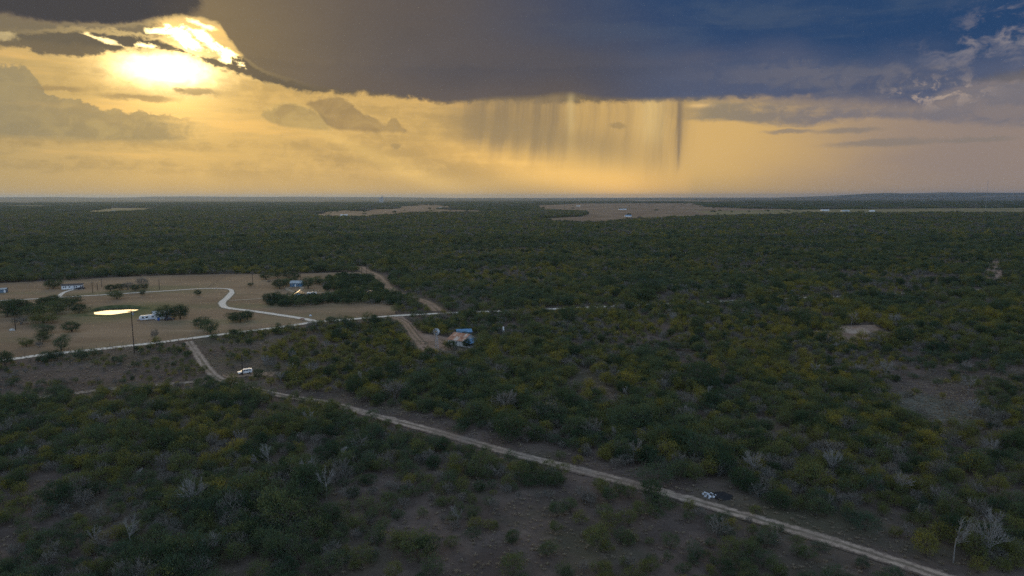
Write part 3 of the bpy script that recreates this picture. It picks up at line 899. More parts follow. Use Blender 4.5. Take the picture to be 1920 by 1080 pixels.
def bare_proto(seed, H, Rr, stems):
    v2, f2 = limb_data(seed, H, Rr, 0.5, stems, (13, 8, 6, 14)[seed % 4], 9, 0.075, sides=4, twig_r=0.012, up=0.75)
    tm = bpy.data.meshes.new('trunk'); tm.from_pydata(v2.tolist(), [], f2); tm.materials.append(M['pale_bark'])
    g = np.random.default_rng(seed); mb = MB()      # fine outer twigs, a spray of their own
    for _ in range(260):
        v = v2[g.integers(len(v2))]
        if v[2] < H * 0.45: continue
        d = np.array([v[0], v[1], 0]) / (Rr) + [0, 0, 0.7] + g.normal(0, 0.4, 3)
        mb.tube([v, v + d / np.linalg.norm(d) * g.uniform(0.3, 0.9)], [0.013, 0.008], 3, False)
    cm = bpy.data.meshes.new('twigs'); cm.from_pydata(mb.v, [], mb.f); cm.materials.append(M['pale_bark'])
    jm = bpy.data.meshes.new('brush_bare')
    n = len(v2); jm.from_pydata(v2.tolist() + mb.v, [], f2 + [tuple(i + n for i in t) for t in mb.f]); jm.materials.append(M['pale_bark'])
    PROTO.setdefault('bare', []).append((cm, tm, jm))


for i in range(4): bare_proto(90 + i, 5.2 + 0.5 * i, 2.0 + 0.25 * (i % 3), (1, 2, 3, 1)[i])

# clumped low-detail crowns for far woods
FARP = []
for k, (lm, sd_) in enumerate(((M['leaf_green'], 1), (M['leaf_green'], 2), (M['leaf_yellow'], 3), (M['leaf_grey'], 4), (M['leaf_dark'], 5))):
    q, f, t, C = crown_data(200 + sd_, 3.0, 4.6, 0.4, 34, 6, 1.0, 0.30, cl=0.5)
    FARP.append(leaf_mesh('far_crown', q, f, t, lm))
CLUMP = []
for k in range(4):
    g = np.random.default_rng(300 + k); Q, T = [], []
    for _ in range(90):
        q, f, t, C = crown_data(int(g.integers(1e6)), g.uniform(2.6, 4.2), g.uniform(3.5, 6.5), 0.2, 9, 3, 2.2, 0.9, cl=0.7)
        Q.append(q + np.array([*g.uniform(-32, 32, 2), 0])); T.append(t * 0.4 + g.uniform(0, 0.6))
    q = np.concatenate(Q); t = np.concatenate(T)
    CLUMP.append(leaf_mesh('far_stand', q, np.arange(len(q)).reshape(-1, 4), t, (M['leaf_green'], M['leaf_dark'], M['leaf_green'], M['leaf_grey'])[k]))

def plant(name, kind, k, x, y, rz, s, label, cat, group=None):
    cm, tm, jm = PROTO[kind][k]
    e = empty(name, (x, y, 0), rz); e.scale = s
    tag(e, label, cat, group)
    link(bpy.data.objects.new('trunk', tm), e)
    link(bpy.data.objects.new('twigs' if kind == 'bare' else 'crown', cm), e)
    return e


# ---- where brush grows: density 0..1 at world x,y
roadS, countyS, laneS, breakS = spline(ROAD, 4), spline(COUNTY, 4), spline(LANE, 4), spline(BREAK, 4)
trackS, suvS, yardS = spline(TRACK, 4), spline(SUVTRACK, 4), spline(YARDROAD, 4)
CLEAR = []       # (x, y, r) kept free around built things


def density(x, y):
    n1 = fbm(x / 26.0, y / 26.0, 5, 3); n2 = fbm(x / 9.0, y / 9.0, 15, 2)
    n3 = fbm(x / 95.0, y / 95.0, 25, 3)
    d = np.clip(0.62 + (n1 - 0.42) * 2.2 + (n3 - 0.5) * 1.0, 0.22, 1.0)
    inp = inpoly(x, y, PASTURE)
    sp_ = inpoly(x, y, SPARSE)
    d = np.where(sp_, np.clip((n1 * 0.7 + n2 * 0.3 - 0.38) * 3.2, 0.08, 0.8), d)
    so = inpoly(x, y, SOUTH)
    d = np.where(so, np.clip((n1 * 0.5 + n2 * 0.5 - 0.34) * 3.6, 0.16, 0.9), d)
    for P, k in ((GLADE, 0.06), (MOUNDZ, 0.10), (YARD, 0.0), (HOUSEFRONT, 0.12), (RBREAK, 0.1)):
        d = np.where(inpoly(x, y, P), k, d)
    d = np.where(inp, 0.0, d)
    d = np.where(inpoly(x, y, THICKET) | inpoly(x, y, HEDGE), 1.0, d)
    m = (np.hypot(x, y) < 420)
    r, s = linedist(x, y, roadS)
    east = np.clip((x + 62.0) / 25.0, 0, 1)
    verge = np.where(s > 0, 9.0, 2.8 + 2.4 * east) + (n2 - 0.5) * 6.0
    d = np.where(r < verge, np.where(r < 2.4, 0, 0.10), d)
    for P, w in ((countyS, 6.0), (breakS, 6.5), (trackS, 3.2), (suvS, 5.5), (yardS, 4.5)):
        r, s = linedist(x, y, P)
        d = np.where(r < w, 0, d)
    for P in (F1, F2, F3, F4, F5, F6):
        d = np.where(inpoly(x, y, P), 0.0, d)
    for (cx, cy_, cr) in CLEAR:
        d = np.where(np.hypot(x - cx, y - cy_) < cr, 0, d)
    return d


def grid(y0, y1, cell, half=39.5):
    X = math.tan(R(half)) * y1
    xs = np.arange(-X, X, cell); ys = np.arange(0, y1 * 1.02, cell)
    x, y = [q.ravel() for q in np.meshgrid(xs, ys)]
    x = x + rng.uniform(-0.48, 0.48, len(x)) * cell; y = y + rng.uniform(-0.48, 0.48, len(y)) * cell
    k = (np.abs(np.arctan2(x, y)) < R(half)) & (y >= y0) & (y < y1)
    return x[k], y[k]


def pick_kind(x, y):
    """0 green 1 yellow 2 grey 3 dark 4 bare"""
    a = fbm(x / 70.0, y / 70.0, 31, 3); b = fbm(x / 40.0, y / 40.0, 41, 3); u = rng.uniform(0, 1, len(x))
    py = np.clip(0.26 + (a - 0.5) * 1.3, 0.06, 0.6)
    # yellow-olive stand in the middle, yellow light on it put in as extra yellow plants; greener and darker brush south-west of the road
    r, s = linedist(x, y, roadS)
    yc = G(1080, 672)
    glow = np.exp(-((x - yc[0]) / 130.0) ** 2 - ((y - yc[1]) / 95.0) ** 2)
    py = np.where(s > 0, py + 0.04 + 0.40 * glow, py * 0.55)
    py = py * np.clip(1.15 - (np.hypot(x, y) - 450) / 900.0, 0.3, 1.0)
    pg = np.clip(0.22 + (b - 0.5) * 1.0, 0.06, 0.45)
    k = np.zeros(len(x), int)
    k = np.where(u < py, 1, k)
    k = np.where((u >= py) & (u < py + pg), 2, k)
    k = np.where((u > 0.93), 3, k)
    k = np.where((u > 0.895) & (u <= 0.8985) & (np.hypot(x, y) < 430), 4, k)
    k = np.where(inpoly(x, y, THICKET) | inpoly(x, y, HEDGE), np.where(u < 0.45, 3, np.where(u < 0.85, 0, 2)), k)
    return k


KN = ('green', 'yellow', 'grey', 'dark', 'bare')

# ------------------------------------------------------------------ built things
M['white_paint'] = plain('white_siding', (0.80, 0.80, 0.79), 0.5, 0, 0.06, 1.2)
M['shed_metal'] = plain('pale_ribbed_metal', (0.70, 0.70, 0.69), 0.45, 0.1, 0.10, 1.0)
M['car_white'] = plain('white_car_paint', (0.82, 0.82, 0.82), 0.38, 0, 0.03, 2.0, 0.6)
M['car_dark'] = plain('dark_car_paint', (0.035, 0.032, 0.045), 0.25, 0, 0.1, 2.0, 0.6)
M['car_maroon'] = plain('dark_plum_car_paint', (0.075, 0.035, 0.06), 0.25, 0, 0.1, 2.0, 0.6)
M['car_tan'] = plain('tan_paint', (0.42, 0.31, 0.22), 0.5, 0, 0.1, 2.0)
M['shiny'] = plain('bright_metal_cap', (0.75, 0.72, 0.66), 0.18, 1.0, 0.03)
M['tyre'] = plain('tyre_rubber', (0.02, 0.02, 0.02), 0.85)
M['steel'] = plain('galvanised_steel', (0.48, 0.50, 0.53), 0.42, 0.55, 0.12, 3.0)
M['rim'] = plain('grey_rim', (0.30, 0.30, 0.31), 0.35, 0.6)
M['glass'] = plain('dark_window_glass', (0.018, 0.022, 0.03), 0.08, 0, 0.05, 1.0, 0.6)
M['lamp'] = plain('headlight_lens', (0.75, 0.70, 0.6), 0.12, 0, 0.02)
M['red_lens'] = plain('tail_light_lens', (0.35, 0.02, 0.02), 0.2)
M['roof_dark'] = plain('dark_shingle_roof', (0.050, 0.052, 0.060), 0.8, 0, 0.2, 1.5)
M['roof_slate'] = plain('blue_black_metal_roof', (0.035, 0.045, 0.075), 0.30, 0.3, 0.1, 1.0)
M['roof_blue'] = plain('weathered_blue_metal_roof', (0.15, 0.30, 0.48), 0.45, 0.1, 0.14, 0.6)
M['roof_pale'] = plain('pale_galvanised_roof', (0.42, 0.50, 0.55), 0.42, 0.3, 0.12, 0.7)
M['wall_blue'] = plain('blue_siding', (0.085, 0.20, 0.32), 0.6, 0, 0.12, 1.0)
M['wall_paleblue'] = plain('pale_blue_siding', (0.46, 0.60, 0.68), 0.6, 0, 0.10, 1.0)
M['wall_slate'] = plain('slate_blue_shed_wall', (0.14, 0.20, 0.26), 0.6, 0, 0.12, 1.0)
M['wall_wood'] = plain('weathered_white_boards', (0.58, 0.56, 0.53), 0.8, 0, 0.2, 1.4, 0.2)
M['trim'] = plain('white_trim', (0.78, 0.78, 0.78), 0.5, 0, 0.05)
M['rust1'] = plain('rusty_tin', (0.42, 0.235, 0.160), 0.7, 0.15, 0.22, 0.7, dirt=(0.30, 0.13, 0.075))
M['rust2'] = plain('faded_rusty_tin', (0.52, 0.36, 0.27), 0.65, 0.15, 0.2, 0.8, dirt=(0.36, 0.19, 0.12))
M['rust3'] = plain('pale_bare_tin', (0.55, 0.50, 0.46), 0.5, 0.3, 0.15, 0.9, dirt=(0.42, 0.27, 0.19))
M['pole_wood'] = plain('creosoted_pole', (0.060, 0.046, 0.038), 0.9, 0, 0.25, 2.0, 0.1)
M['post_wood'] = plain('grey_fence_post', (0.15, 0.13, 0.11), 0.9, 0, 0.25, 2.0, 0.1)
M['blue_plastic'] = plain('blue_barrel_plastic', (0.03, 0.12, 0.42), 0.4)
M['ceramic'] = plain('grey_insulator', (0.35, 0.36, 0.38), 0.3)
M['char'] = plain('charred_rubbish', (0.020, 0.020, 0.023), 0.9, 0, 0.2, 3)
M['white_scrap'] = plain('white_plastic_scrap', (0.60, 0.63, 0.68), 0.45, 0, 0.1, 2)
M['red_earth'] = plain('red_earth', (0.30, 0.17, 0.12), 0.95, 0, 0.2, 1.0, 0.1)
M['concrete'] = plain('pale_concrete', (0.50, 0.48, 0.45), 0.85, 0, 0.12, 1.5, 0.2)
M['bank'] = M['pasture']
m, nt, b = newmat('pond_water'); M['water'] = m
b.inputs['Base Color'].default_value = (0.045, 0.043, 0.030, 1); b.inputs['Roughness'].default_value = 0.07; b.inputs['IOR'].default_value = 1.33
nn = nt.nodes.new('ShaderNodeTexNoise'); nn.inputs['Scale'].default_value = 0.7; nn.inputs['Detail'].default_value = 3
gg = nt.nodes.new('ShaderNodeNewGeometry'); nt.links.new(gg.outputs['Position'], nn.inputs['Vector'])
bp = nt.nodes.new('ShaderNodeBump'); bp.inputs['Strength'].default_value = 0.03; bp.inputs['Distance'].default_value = 0.05
nt.links.new(nn.outputs[0], bp.inputs['Height']); nt.links.new(bp.outputs[0], b.inputs['Normal'])


def face(px, py, ang=0.0):
    """heading whose side faces the camera (nose to the left), turned by ang"""
    p = G(px, py); return math.degrees(math.atan2(p[1], p[0])) + 90 + ang


def frame(pL, pR):
    """ground frame of a building from its two front corners (photo pixels)"""
    a, b = G(*pL), G(*pR)
    e = b - a; Lg = float(np.linalg.norm(e))
    return a, Lg, math.atan2(e[1], e[0])


def slab(mb, a, b, c, d, t):
    """quad a b c d given thickness t downwards"""
    A = [Vector(p) for p in (a, b, c, d)]
    nrm = (A[1] - A[0]).cross(A[3] - A[0]).normalized()
    B = [p - nrm * t for p in A]
    return mb.add([tuple(p) for p in A + B], [(0, 1, 2, 3), (7, 6, 5, 4), (0, 4, 5, 1), (1, 5, 6, 2), (2, 6, 7, 3), (3, 7, 4, 0)])


def window(root, x0, x1, z0, z1, y=0.0, frame_m=None, name='window', side=-1):
    w = MB().box(x0, x1, y + side * 0.06, y - side * 0.02, z0, z1).build(name, frame_m or M['trim'], root)
    MB().box(x0 + 0.09, x1 - 0.09, y + side * 0.075, y + side * 0.062, z0 + 0.09, z1 - 0.09).build('pane', M['glass'], w)
    return w


def house(name, label, cat, pL, pR, depth, hw, hr, wm, rm, ridge='x', wins=(), doors=(), over=0.45, length=None, sheets=None, group=None):
    a, Lg, rz = frame(pL, pR)
    if length: Lg = length
    root = empty(name, (a[0], a[1], 0), rz); tag(root, label, cat, group)
    D = depth
    w = MB()
    if ridge == 'x':
        prof_v = [(0, 0, -0.1), (Lg, 0, -0.1), (Lg, D, -0.1), (0, D, -0.1), (0, 0, hw), (Lg, 0, hw), (Lg, D, hw), (0, D, hw), (0, D / 2, hw + hr), (Lg, D / 2, hw + hr)]
        w.add(prof_v, [(0, 1, 5, 4), (2, 3, 7, 6), (1, 2, 6, 9, 5), (3, 0, 4, 8, 7), (0, 3, 2, 1)])
    else:
        prof_v = [(0, 0, -0.1), (Lg, 0, -0.1), (Lg, D, -0.1), (0, D, -0.1), (0, 0, hw), (Lg, 0, hw), (Lg, D, hw), (0, D, hw), (Lg / 2, 0, hw + hr), (Lg / 2, D, hw + hr)]
        w.add(prof_v, [(0, 1, 5, 8, 4), (2, 3, 7, 9, 6), (1, 2, 6, 5), (3, 0, 4, 7), (0, 3, 2, 1)])
    w.build('wall', wm, root)
    o = over; t = 0.12
    r = MB()
    if ridge == 'x':
        k = hr / (D / 2); z0 = hw - o * k + 0.10; zr = hw + hr + 0.10
        fr = [(-o, -o, z0), (Lg + o, -o, z0), (Lg + o, D / 2, zr), (-o, D / 2, zr)]
        bk_ = [(Lg + o, D + o, z0), (-o, D + o, z0), (-o, D / 2, zr), (Lg + o, D / 2, zr)]
    else:
        k = hr / (Lg / 2); z0 = hw - o * k + 0.10; zr = hw + hr + 0.10
        fr = [(-o, D + o, z0), (-o, -o, z0), (Lg / 2, -o, zr), (Lg / 2, D + o, zr)]
        bk_ = [(Lg + o, -o, z0), (Lg + o, D + o, z0), (Lg / 2, D + o, zr), (Lg / 2, -o, zr)]
    slab(r, *fr, t); slab(r, *bk_, t)
    ro = r.build('roof', rm, root)
    if sheets:       # separate tin sheets laid over the decking, a little uneven
        for q in (fr, bk_):
            q = [Vector(p) for p in q]; n_ = sheets
            nrm = (q[1] - q[0]).cross(q[3] - q[0]).normalized()
            for i in range(n_):
                t0, t1 = i / n_ + 0.003, (i + 1) / n_ - 0.003
                for (s0, s1) in ((0.0, 0.52), (0.50, 1.0)):
                    lift = nrm * (random.uniform(0.02, 0.05) + (0.02 if s0 else 0))
                    def P(tt, ss): return (q[0].lerp(q[1], tt)).lerp(q[3].lerp(q[2], tt), ss) + lift
                    mb = MB(); slab(mb, P(t0, s0), P(t1, s0), P(t1, s1), P(t0, s1), 0.015)
                    mb.build('roof_sheet', random.choices([M['rust1'], M['rust2'], M['rust3']], (5, 3, 2))[0], ro)
    for (x0, x1, z0, z1) in wins: window(root, x0, x1, z0, z1)
    for (x0, x1, z1, dm) in doors:
        d = MB().box(x0, x1, -0.05, 0.02, 0.0, z1).build('door', dm, root)
        MB().box(x1 - 0.18, x1 - 0.10, -0.10, -0.05, 1.0, 1.08).build('handle', M['steel'], d)
    c_ = np.array([math.cos(rz), math.sin(rz)]); nrm2 = np.array([-c_[1], c_[0]])
    ce = a + c_ * Lg / 2 + nrm2 * D / 2
    CLEAR.append((ce[0], ce[1], max(Lg, D) * 0.62 + 1.5))
    return root, Lg


def wheel(root, x, y, r, w=0.24):
    n = 14
    t = MB().tube([(x, y - w / 2, r), (x, y + w / 2, r)], r, n).build('wheel', M['tyre'], root)
    s = 1 if y > 0 else -1
    MB().tube([(x, y + s * w / 2, r), (x, y + s * (w / 2 + 0.02), r)], r * 0.6, 10).build('rim', M['rim'], t)


def car(name, label, cat, px, py, heading, paint, kind='suv', scale=1.0, group=None):
    """heading: direction the nose points, degrees in ground frame (0 = +x)"""
    p = G(px, py)
    root = empty(name, (p[0], p[1], 0.12), R(heading)); root.scale = (scale,) * 3
    tag(root, label, cat, group)
    L, Wd = (5.0, 1.95) if kind != 'sedan' else (4.6, 1.8)
    h = Wd / 2
    if kind == 'sedan':
        low = [(-2.3, 0.30), (2.25, 0.28), (2.32, 0.55), (2.2, 0.72), (1.2, 0.86), (-1.5, 0.92), (-2.28, 0.85), (-2.35, 0.55)]
        cab = [(1.15, 0.84), (0.35, 1.38), (-0.9, 1.40), (-1.75, 0.90)]
        g = [((0.92, 0.92), (0.32, 1.32), (-0.30, 1.33), (-0.30, 0.92)), ((-0.38, 0.92), (-0.38, 1.33), (-0.85, 1.33), (-1.45, 0.94))]
        ax = (1.42, -1.38); wr = 0.32
    elif kind == 'pickup':
        low = [(-2.75, 0.45), (2.6, 0.42), (2.68, 0.72), (2.55, 1.02), (1.3, 1.12), (-2.72, 1.12), (-2.78, 0.8)]
        cab = [(1.35, 1.10), (0.6, 1.82), (-0.85, 1.84), (-1.0, 1.10)]
        g = [((1.08, 1.18), (0.55, 1.74), (-0.1, 1.76), (-0.1, 1.18)), ((-0.18, 1.18), (-0.18, 1.76), (-0.78, 1.76), (-0.88, 1.18))]
        ax = (1.65, -1.65); wr = 0.40
    else:
        low = [(-2.5, 0.40), (2.42, 0.38), (2.5, 0.66), (2.42, 0.98), (1.25, 1.10), (-2.46, 1.14), (-2.54, 0.75)]
        cab = [(1.35, 1.08), (0.55, 1.76), (-1.9, 1.80), (-2.42, 1.70), (-2.47, 1.12)]
        g = [((1.02, 1.17), (0.52, 1.66), (-0.12, 1.68), (-0.12, 1.17)), ((-0.22, 1.17), (-0.22, 1.68), (-1.12, 1.69), (-1.12, 1.17)), ((-1.24, 1.18), (-1.24, 1.68), (-1.92, 1.69), (-2.25, 1.20))]
        ax = (1.52, -1.48); wr = 0.39
    def bev(mb, amt):
        bm = bmesh.new(); vv = [bm.verts.new(v) for v in mb.v]
        for f in mb.f: bm.faces.new([vv[i] for i in f])
        bmesh.ops.bevel(bm, geom=bm.edges[:], offset=amt, segments=2, affect='EDGES', clamp_overlap=True)
        bmesh.ops.recalc_face_normals(bm, faces=bm.faces[:])
        out = MB(); bm.verts.index_update()
        out.v = [tuple(v.co) for v in bm.verts]; out.f = [tuple(v.index for v in f.verts) for f in bm.faces]; bm.free(); return out
    body = bev(MB().prism(low, -h, h), 0.06)
    n0 = len(body.v); cb = bev(MB().prism(cab, -h + 0.06, h - 0.06, -h + 0.24, h - 0.24), 0.05)
    body.add(cb.v, cb.f)
    if kind == 'pickup':
        pass
    bo = body.build('body', paint, root)
    z0, z1 = min(q[1] for q in cab), max(q[1] for q in cab)
    for s in (-1, 1):
        for q in g:
            def yy(z): return s * ((h - 0.06) + (0.18 * -(z - z0) / (z1 - z0)) + 0.012)
            v = [(x, yy(z), z) for x, z in q] + [(x, yy(z) - s * 0.02, z) for x, z in q]
            f = [(0, 1, 2, 3), (7, 6, 5, 4), (0, 4, 5, 1), (1, 5, 6, 2), (2, 6, 7, 3), (3, 7, 4, 0)]
            mobj('side_window', v, f, M['glass'], root)
    def pane(nm, pa, pb):
        (xa, za), (xb, zb) = pa, pb
        ya = h - 0.20; yb = h - 0.36; dx, dz = xb - xa, zb - za; ll = math.hypot(dx, dz)
        sgn = 1 if pa[0] > 0 else -1
        ox, oz = (dz / ll * 0.015 * sgn, abs(dx) / ll * 0.015)
        v = [(xa + ox, -ya, za + oz), (xa + ox, ya, za + oz), (xb + ox, yb, zb + oz), (xb + ox, -yb, zb + oz)]
        v += [(x - ox * 1.6, y_, z - oz * 1.6) for x, y_, z in v]
        mobj(nm, v, [(0, 1, 2, 3), (7, 6, 5, 4), (0, 4, 5, 1), (1, 5, 6, 2), (2, 6, 7, 3), (3, 7, 4, 0)], M['glass'], root)
    fa, fb = Vector(cab[0]), Vector(cab[1]); pane('windshield', fa.lerp(fb, 0.12), fa.lerp(fb, 0.92))
    ra, rb_ = Vector(cab[-1]), Vector(cab[-2]); pane('rear_window', ra.lerp(rb_, 0.2), ra.lerp(rb_, 0.9))
    for s in (-1, 1):
        for x in ax: wheel(root, x, s * (h - 0.06), wr)
        zf = 0.78 if kind != 'sedan' else 0.62
        MB().box(low[2][0] - 0.10, low[2][0] + 0.015, s * (h - 0.30) - 0.22, s * (h - 0.30) + 0.22, zf, zf + 0.16).build('headlight', M['lamp'], root)
        xr = min(q[0] for q in low)
        MB().box(xr - 0.01, xr + 0.10, s * (h - 0.14) - 0.10, s * (h - 0.14) + 0.10, zf + 0.05, zf + 0.32).build('tail_light', M['red_lens'], root)
        MB().box(0.95, 1.12, s * (h + 0.10) - 0.10, s * (h + 0.10) + 0.10, 1.08 if kind != 'sedan' else 0.92, 1.24 if kind != 'sedan' else 1.06).build('mirror', paint, root)
    if kind == 'suv':
        for s in (-1, 1): MB().tube([(0.3, s * 0.62, 1.85), (-1.9, s * 0.62, 1.87)], 0.03, 6).build('roof_rail', M['steel'], root)
    if kind == 'pickup':
        MB().box(-2.62, -1.1, -h + 0.12, h - 0.12, 1.10, 1.135).build('truck_bed', M['tyre'], root)
    CLEAR.append((p[0], p[1], 4.0 * scale))
    return root


# --- mobile home group
r, L = house('mobile_home', 'long white mobile home with dark roof and paired windows', 'house', (115.5, 543), (154, 541.2), 7.5, 3.0, 0.8, M['white_paint'], M['roof_dark'],
             wins=[(0.9, 1.9, 1.2, 2.3), (2.3, 3.2, 1.2, 2.3), (4.8, 5.8, 1.2, 2.3), (8.0, 9.0, 1.2, 2.3), (9.3, 10.3, 1.2, 2.3), (12.2, 13.2, 1.2, 2.3), (13.6, 14.6, 1.2, 2.3)], doors=[(6.8, 7.7, 2.2, M['trim'])])
st = MB()
for i in range(3): st.box(6.4, 8.1, -0.5 - 0.35 * (3 - i), -0.12, 0.0 + 0.2 * i, 0.2 + 0.2 * i)
st.build('steps', M['post_wood'], r)
MB().box(-0.02, L + 0.02, -0.04, 0.0, 0.0, 0.55).build('skirting', M['shed_metal'], r)
car('parked_car', 'white sedan parked before the white mobile home', 'car', 137, 543.2, face(137, 543, 12), M['car_white'], 'sedan')
car('parked_car', 'dark sedan parked right beside the white sedan', 'car', 145, 542.8, face(145, 543, -10), M['car_dark'], 'sedan')
car('parked_truck', 'dark pickup at the end of the white mobile home', 'truck', 152.5, 542.4, face(152, 542, 20), M['car_dark'], 'pickup')
house('storage_shed', 'small slate blue shed with pale door beyond the tree cluster', 'shed', (-6, 549.5), (11, 548.8), 5, 2.6, 0.7, M['wall_slate'], M['roof_pale'], doors=[(4.4, 5.6, 2.1, M['trim'])])

# --- pond
a = POND; th = np.linspace(0, 2 * np.pi, 72, endpoint=False)
eL, eR, eF, eN = G(174, 585.5), G(259, 580.5), G(220, 577.6), G(210, 589.8)
cx = (eL + eR) / 2; ux = (eR - eL) / 2; uy = (eF - eN) / 2
cx = (cx + (eF + eN) / 2) / 2
wv = 1 + 0.06 * np.sin(3 * th + 1) + 0.035 * np.sin(7 * th)
PONDP = [cx + ux * math.cos(t) * w + uy * math.sin(t) * w for t, w in zip(th, wv)]
sheet('pond', PONDP, M['water'], 0.10)
bk_m = MB(); ring = []
for t, w in zip(th, wv):
    farness = max(0, math.sin(t)) ** 0.6
    for (s, z) in ((0.97, 0.0), (1.02, 0.13 + 0.5 * farness), (1.10, 0.22 + 1.5 * farness), (1.26, 0.16 + 1.2 * farness), (1.50, 0.02)):
        q = cx + (ux * math.cos(t) + uy * math.sin(t)) * w * s
        bk_m.v.append((q[0], q[1], z))
for i in range(72):
    for k in range(4):
        a0, b0 = i * 5 + k, ((i + 1) % 72) * 5 + k
        bk_m.f.append((a0, b0, b0 + 1, a0 + 1))
n = NB('green_pond_bank')
c = n.mix((0.060, 0.078, 0.034), (0.115, 0.125, 0.055), n.step(n.noise(0.12, 5, 0.65), 0.36, 0.64))
c = n.mix(c, (0.17, 0.135, 0.085), n.math('MULTIPLY', n.step(n.noise(0.06, 4, 0.6), 0.5, 0.66), 0.6))
M['bank'] = n.out(c, n.noise(1.5, 4), 0.15)
tag(bk_m.build('pond_bank', M['bank'], smooth=True), kind='structure')
CLEAR.append((cx[0], cx[1], 24))
mb = MB()
for i, (px, py, w_, n_) in enumerate(((221, 579.2, 3.4, 150), (246, 583.6, 1.8, 90), (186, 582.8, 1.6, 80))):
    p = G(px, py); g = np.random.default_rng(60 + i); cr, sr = math.cos(R(face(px, py))), math.sin(R(face(px, py)))
    for _ in range(n_):
        a_ = g.normal(0, w_); b_2 = g.normal(0, 0.6); h_ = g.uniform(0.3, 0.95); tx, ty = g.normal(0, 0.15, 2)
        mb.add([(p[0] + (a_ + u_) * cr - (b_2 + v_) * sr, p[1] + (a_ + u_) * sr + (b_2 + v_) * cr, 0.05 + z_) for u_, v_, z_ in ((-0.03, 0, 0), (0.03, 0, 0), (tx, ty, h_))], [(0, 1, 2)])
tag(mb.build('reeds', M['post_wood']), 'low brown reeds standing in the edge of the pond', 'reeds', kind='stuff')

# --- metal shed, travel trailer, barrel
r, L = house('metal_shed', 'pale metal shed with gabled end under the dark tree by the pond', 'shed', (290.5, 600), (321, 597), 8.0, 3.3, 1.2, M['shed_metal'], M['roof_pale'], wins=[(8.2, 9.3, 1.2, 2.2)], doors=[(4.6, 5.6, 2.2, M['trim'])])
MB().box(0.6, 3.4, -0.05, 0.02, 0.0, 2.7).build('roller_door', M['white_paint'], r)
p = G(297.5, 601)
bl = empty('water_barrel', (p[0], p[1], 0.03)); tag(bl, 'upright blue plastic barrel against the pale metal shed', 'barrel')
MB().tube([(0, 0, 0), (0, 0, 0.15), (0, 0, 0.75), (0, 0, 1.4), (0, 0, 1.55)], [0.55, 0.62, 0.64, 0.62, 0.54], 16).build('drum', M['blue_plastic'], bl)
for z in (0.5, 1.0): MB().tube([(0, 0, z), (0, 0, z + 0.06)], 0.66, 16).build('hoop', M['blue_plastic'], bl)
MB().tube([(0, 0, 1.55), (0, 0, 1.60)], 0.5, 16).build('lid', M['blue_plastic'], bl)


def trailer(name, label, px, py, ang, L=8.0, cat='trailer', group=None):
    p = G(px, py); root = empty(name, (p[0], p[1], 0.03), R(face(px, py, ang))); tag(root, label, cat, group)
    h = 1.2
    prof = [(-L / 2, 0.55), (L / 2 - 0.5, 0.55), (L / 2, 1.0), (L / 2 - 0.05, 1.9), (L / 2 - 0.9, 2.95), (-L / 2 + 0.25, 3.0), (-L / 2, 2.8)]
    MB().prism(prof, -h, h).build('body', M['white_paint'], root)
    for s in (-1, 1):
        for (x0, x1, z0, z1) in ((L / 2 - 2.3, L / 2 - 1.4, 1.5, 2.3), (L / 2 - 4.4, L / 2 - 3.2, 1.5, 2.3), (-L / 2 + 0.7, -L / 2 + 1.7, 1.5, 2.3)):
            MB().box(x0, x1, s * (h + 0.012) - 0.02, s * (h + 0.012) + 0.02, z0, z1).build('window', M['glass'], root)
        MB().box(-0.9, -0.2, s * (h + 0.012) - 0.02, s * (h + 0.012) + 0.02, 0.7, 2.5).build('door', M['shed_metal'], root)
        v = []
        for k in range(9):
            t = k / 8; x_ = L / 2 - 0.2 - t * (L - 1.0); z_ = 0.80 + 0.75 * math.sin(t * 3.1) ** 2
            v += [(x_, s * (h + 0.010), z_), (x_, s * (h + 0.010), z_ + 0.24 * (1 - 0.6 * t))]
        mobj('stripe', v, [(2 * k, 2 * k + 2, 2 * k + 3, 2 * k + 1) for k in range(8)], M['blue_plastic'], root)
        for x in (-0.35, 0.5): wheel(root, x - 0.6, s * (h - 0.12), 0.36)
    MB().box(-L / 2 + 0.3, L / 2 - 0.6, -0.9, 0.9, 0.40, 0.55).build('chassis', M['tyre'], root)
    d = MB().tube([(L / 2 - 0.6, -0.7, 0.47), (L / 2 + 1.2, 0, 0.47)], 0.06, 6); d.tube([(L / 2 - 0.6, 0.7, 0.47), (L / 2 + 1.2, 0, 0.47)], 0.06, 6)
    d.tube([(L / 2 + 1.0, 0, 0.0), (L / 2 + 1.0, 0, 0.75)], 0.05, 6)
    d.build('tow_hitch', M['tyre'], root)
    MB().box(-1.6, -0.7, -0.4, 0.4, 3.0, 3.25).build('roof_unit', M['shed_metal'], root)
    MB().box(L / 2 + 0.25, L / 2 + 0.75, -0.3, 0.3, 0.52, 0.98).build('gas_bottle', M['blue_plastic'], root)
    CLEAR.append((p[0], p[1], 6.0)); return root


trailer('travel_trailer', 'white travel trailer with blue stripes beside the metal shed', 276, 600.5, 4, 8.0)
car('parked_truck', 'dark pickup under the trees beside the metal shed', 'truck', 318, 600.5, face(318, 600, 8), M['car_dark'], 'pickup')
trailer('camper_trailer', 'white camper trailer parked beside the dark roofed house', 584, 555.5, -3, 7.0)

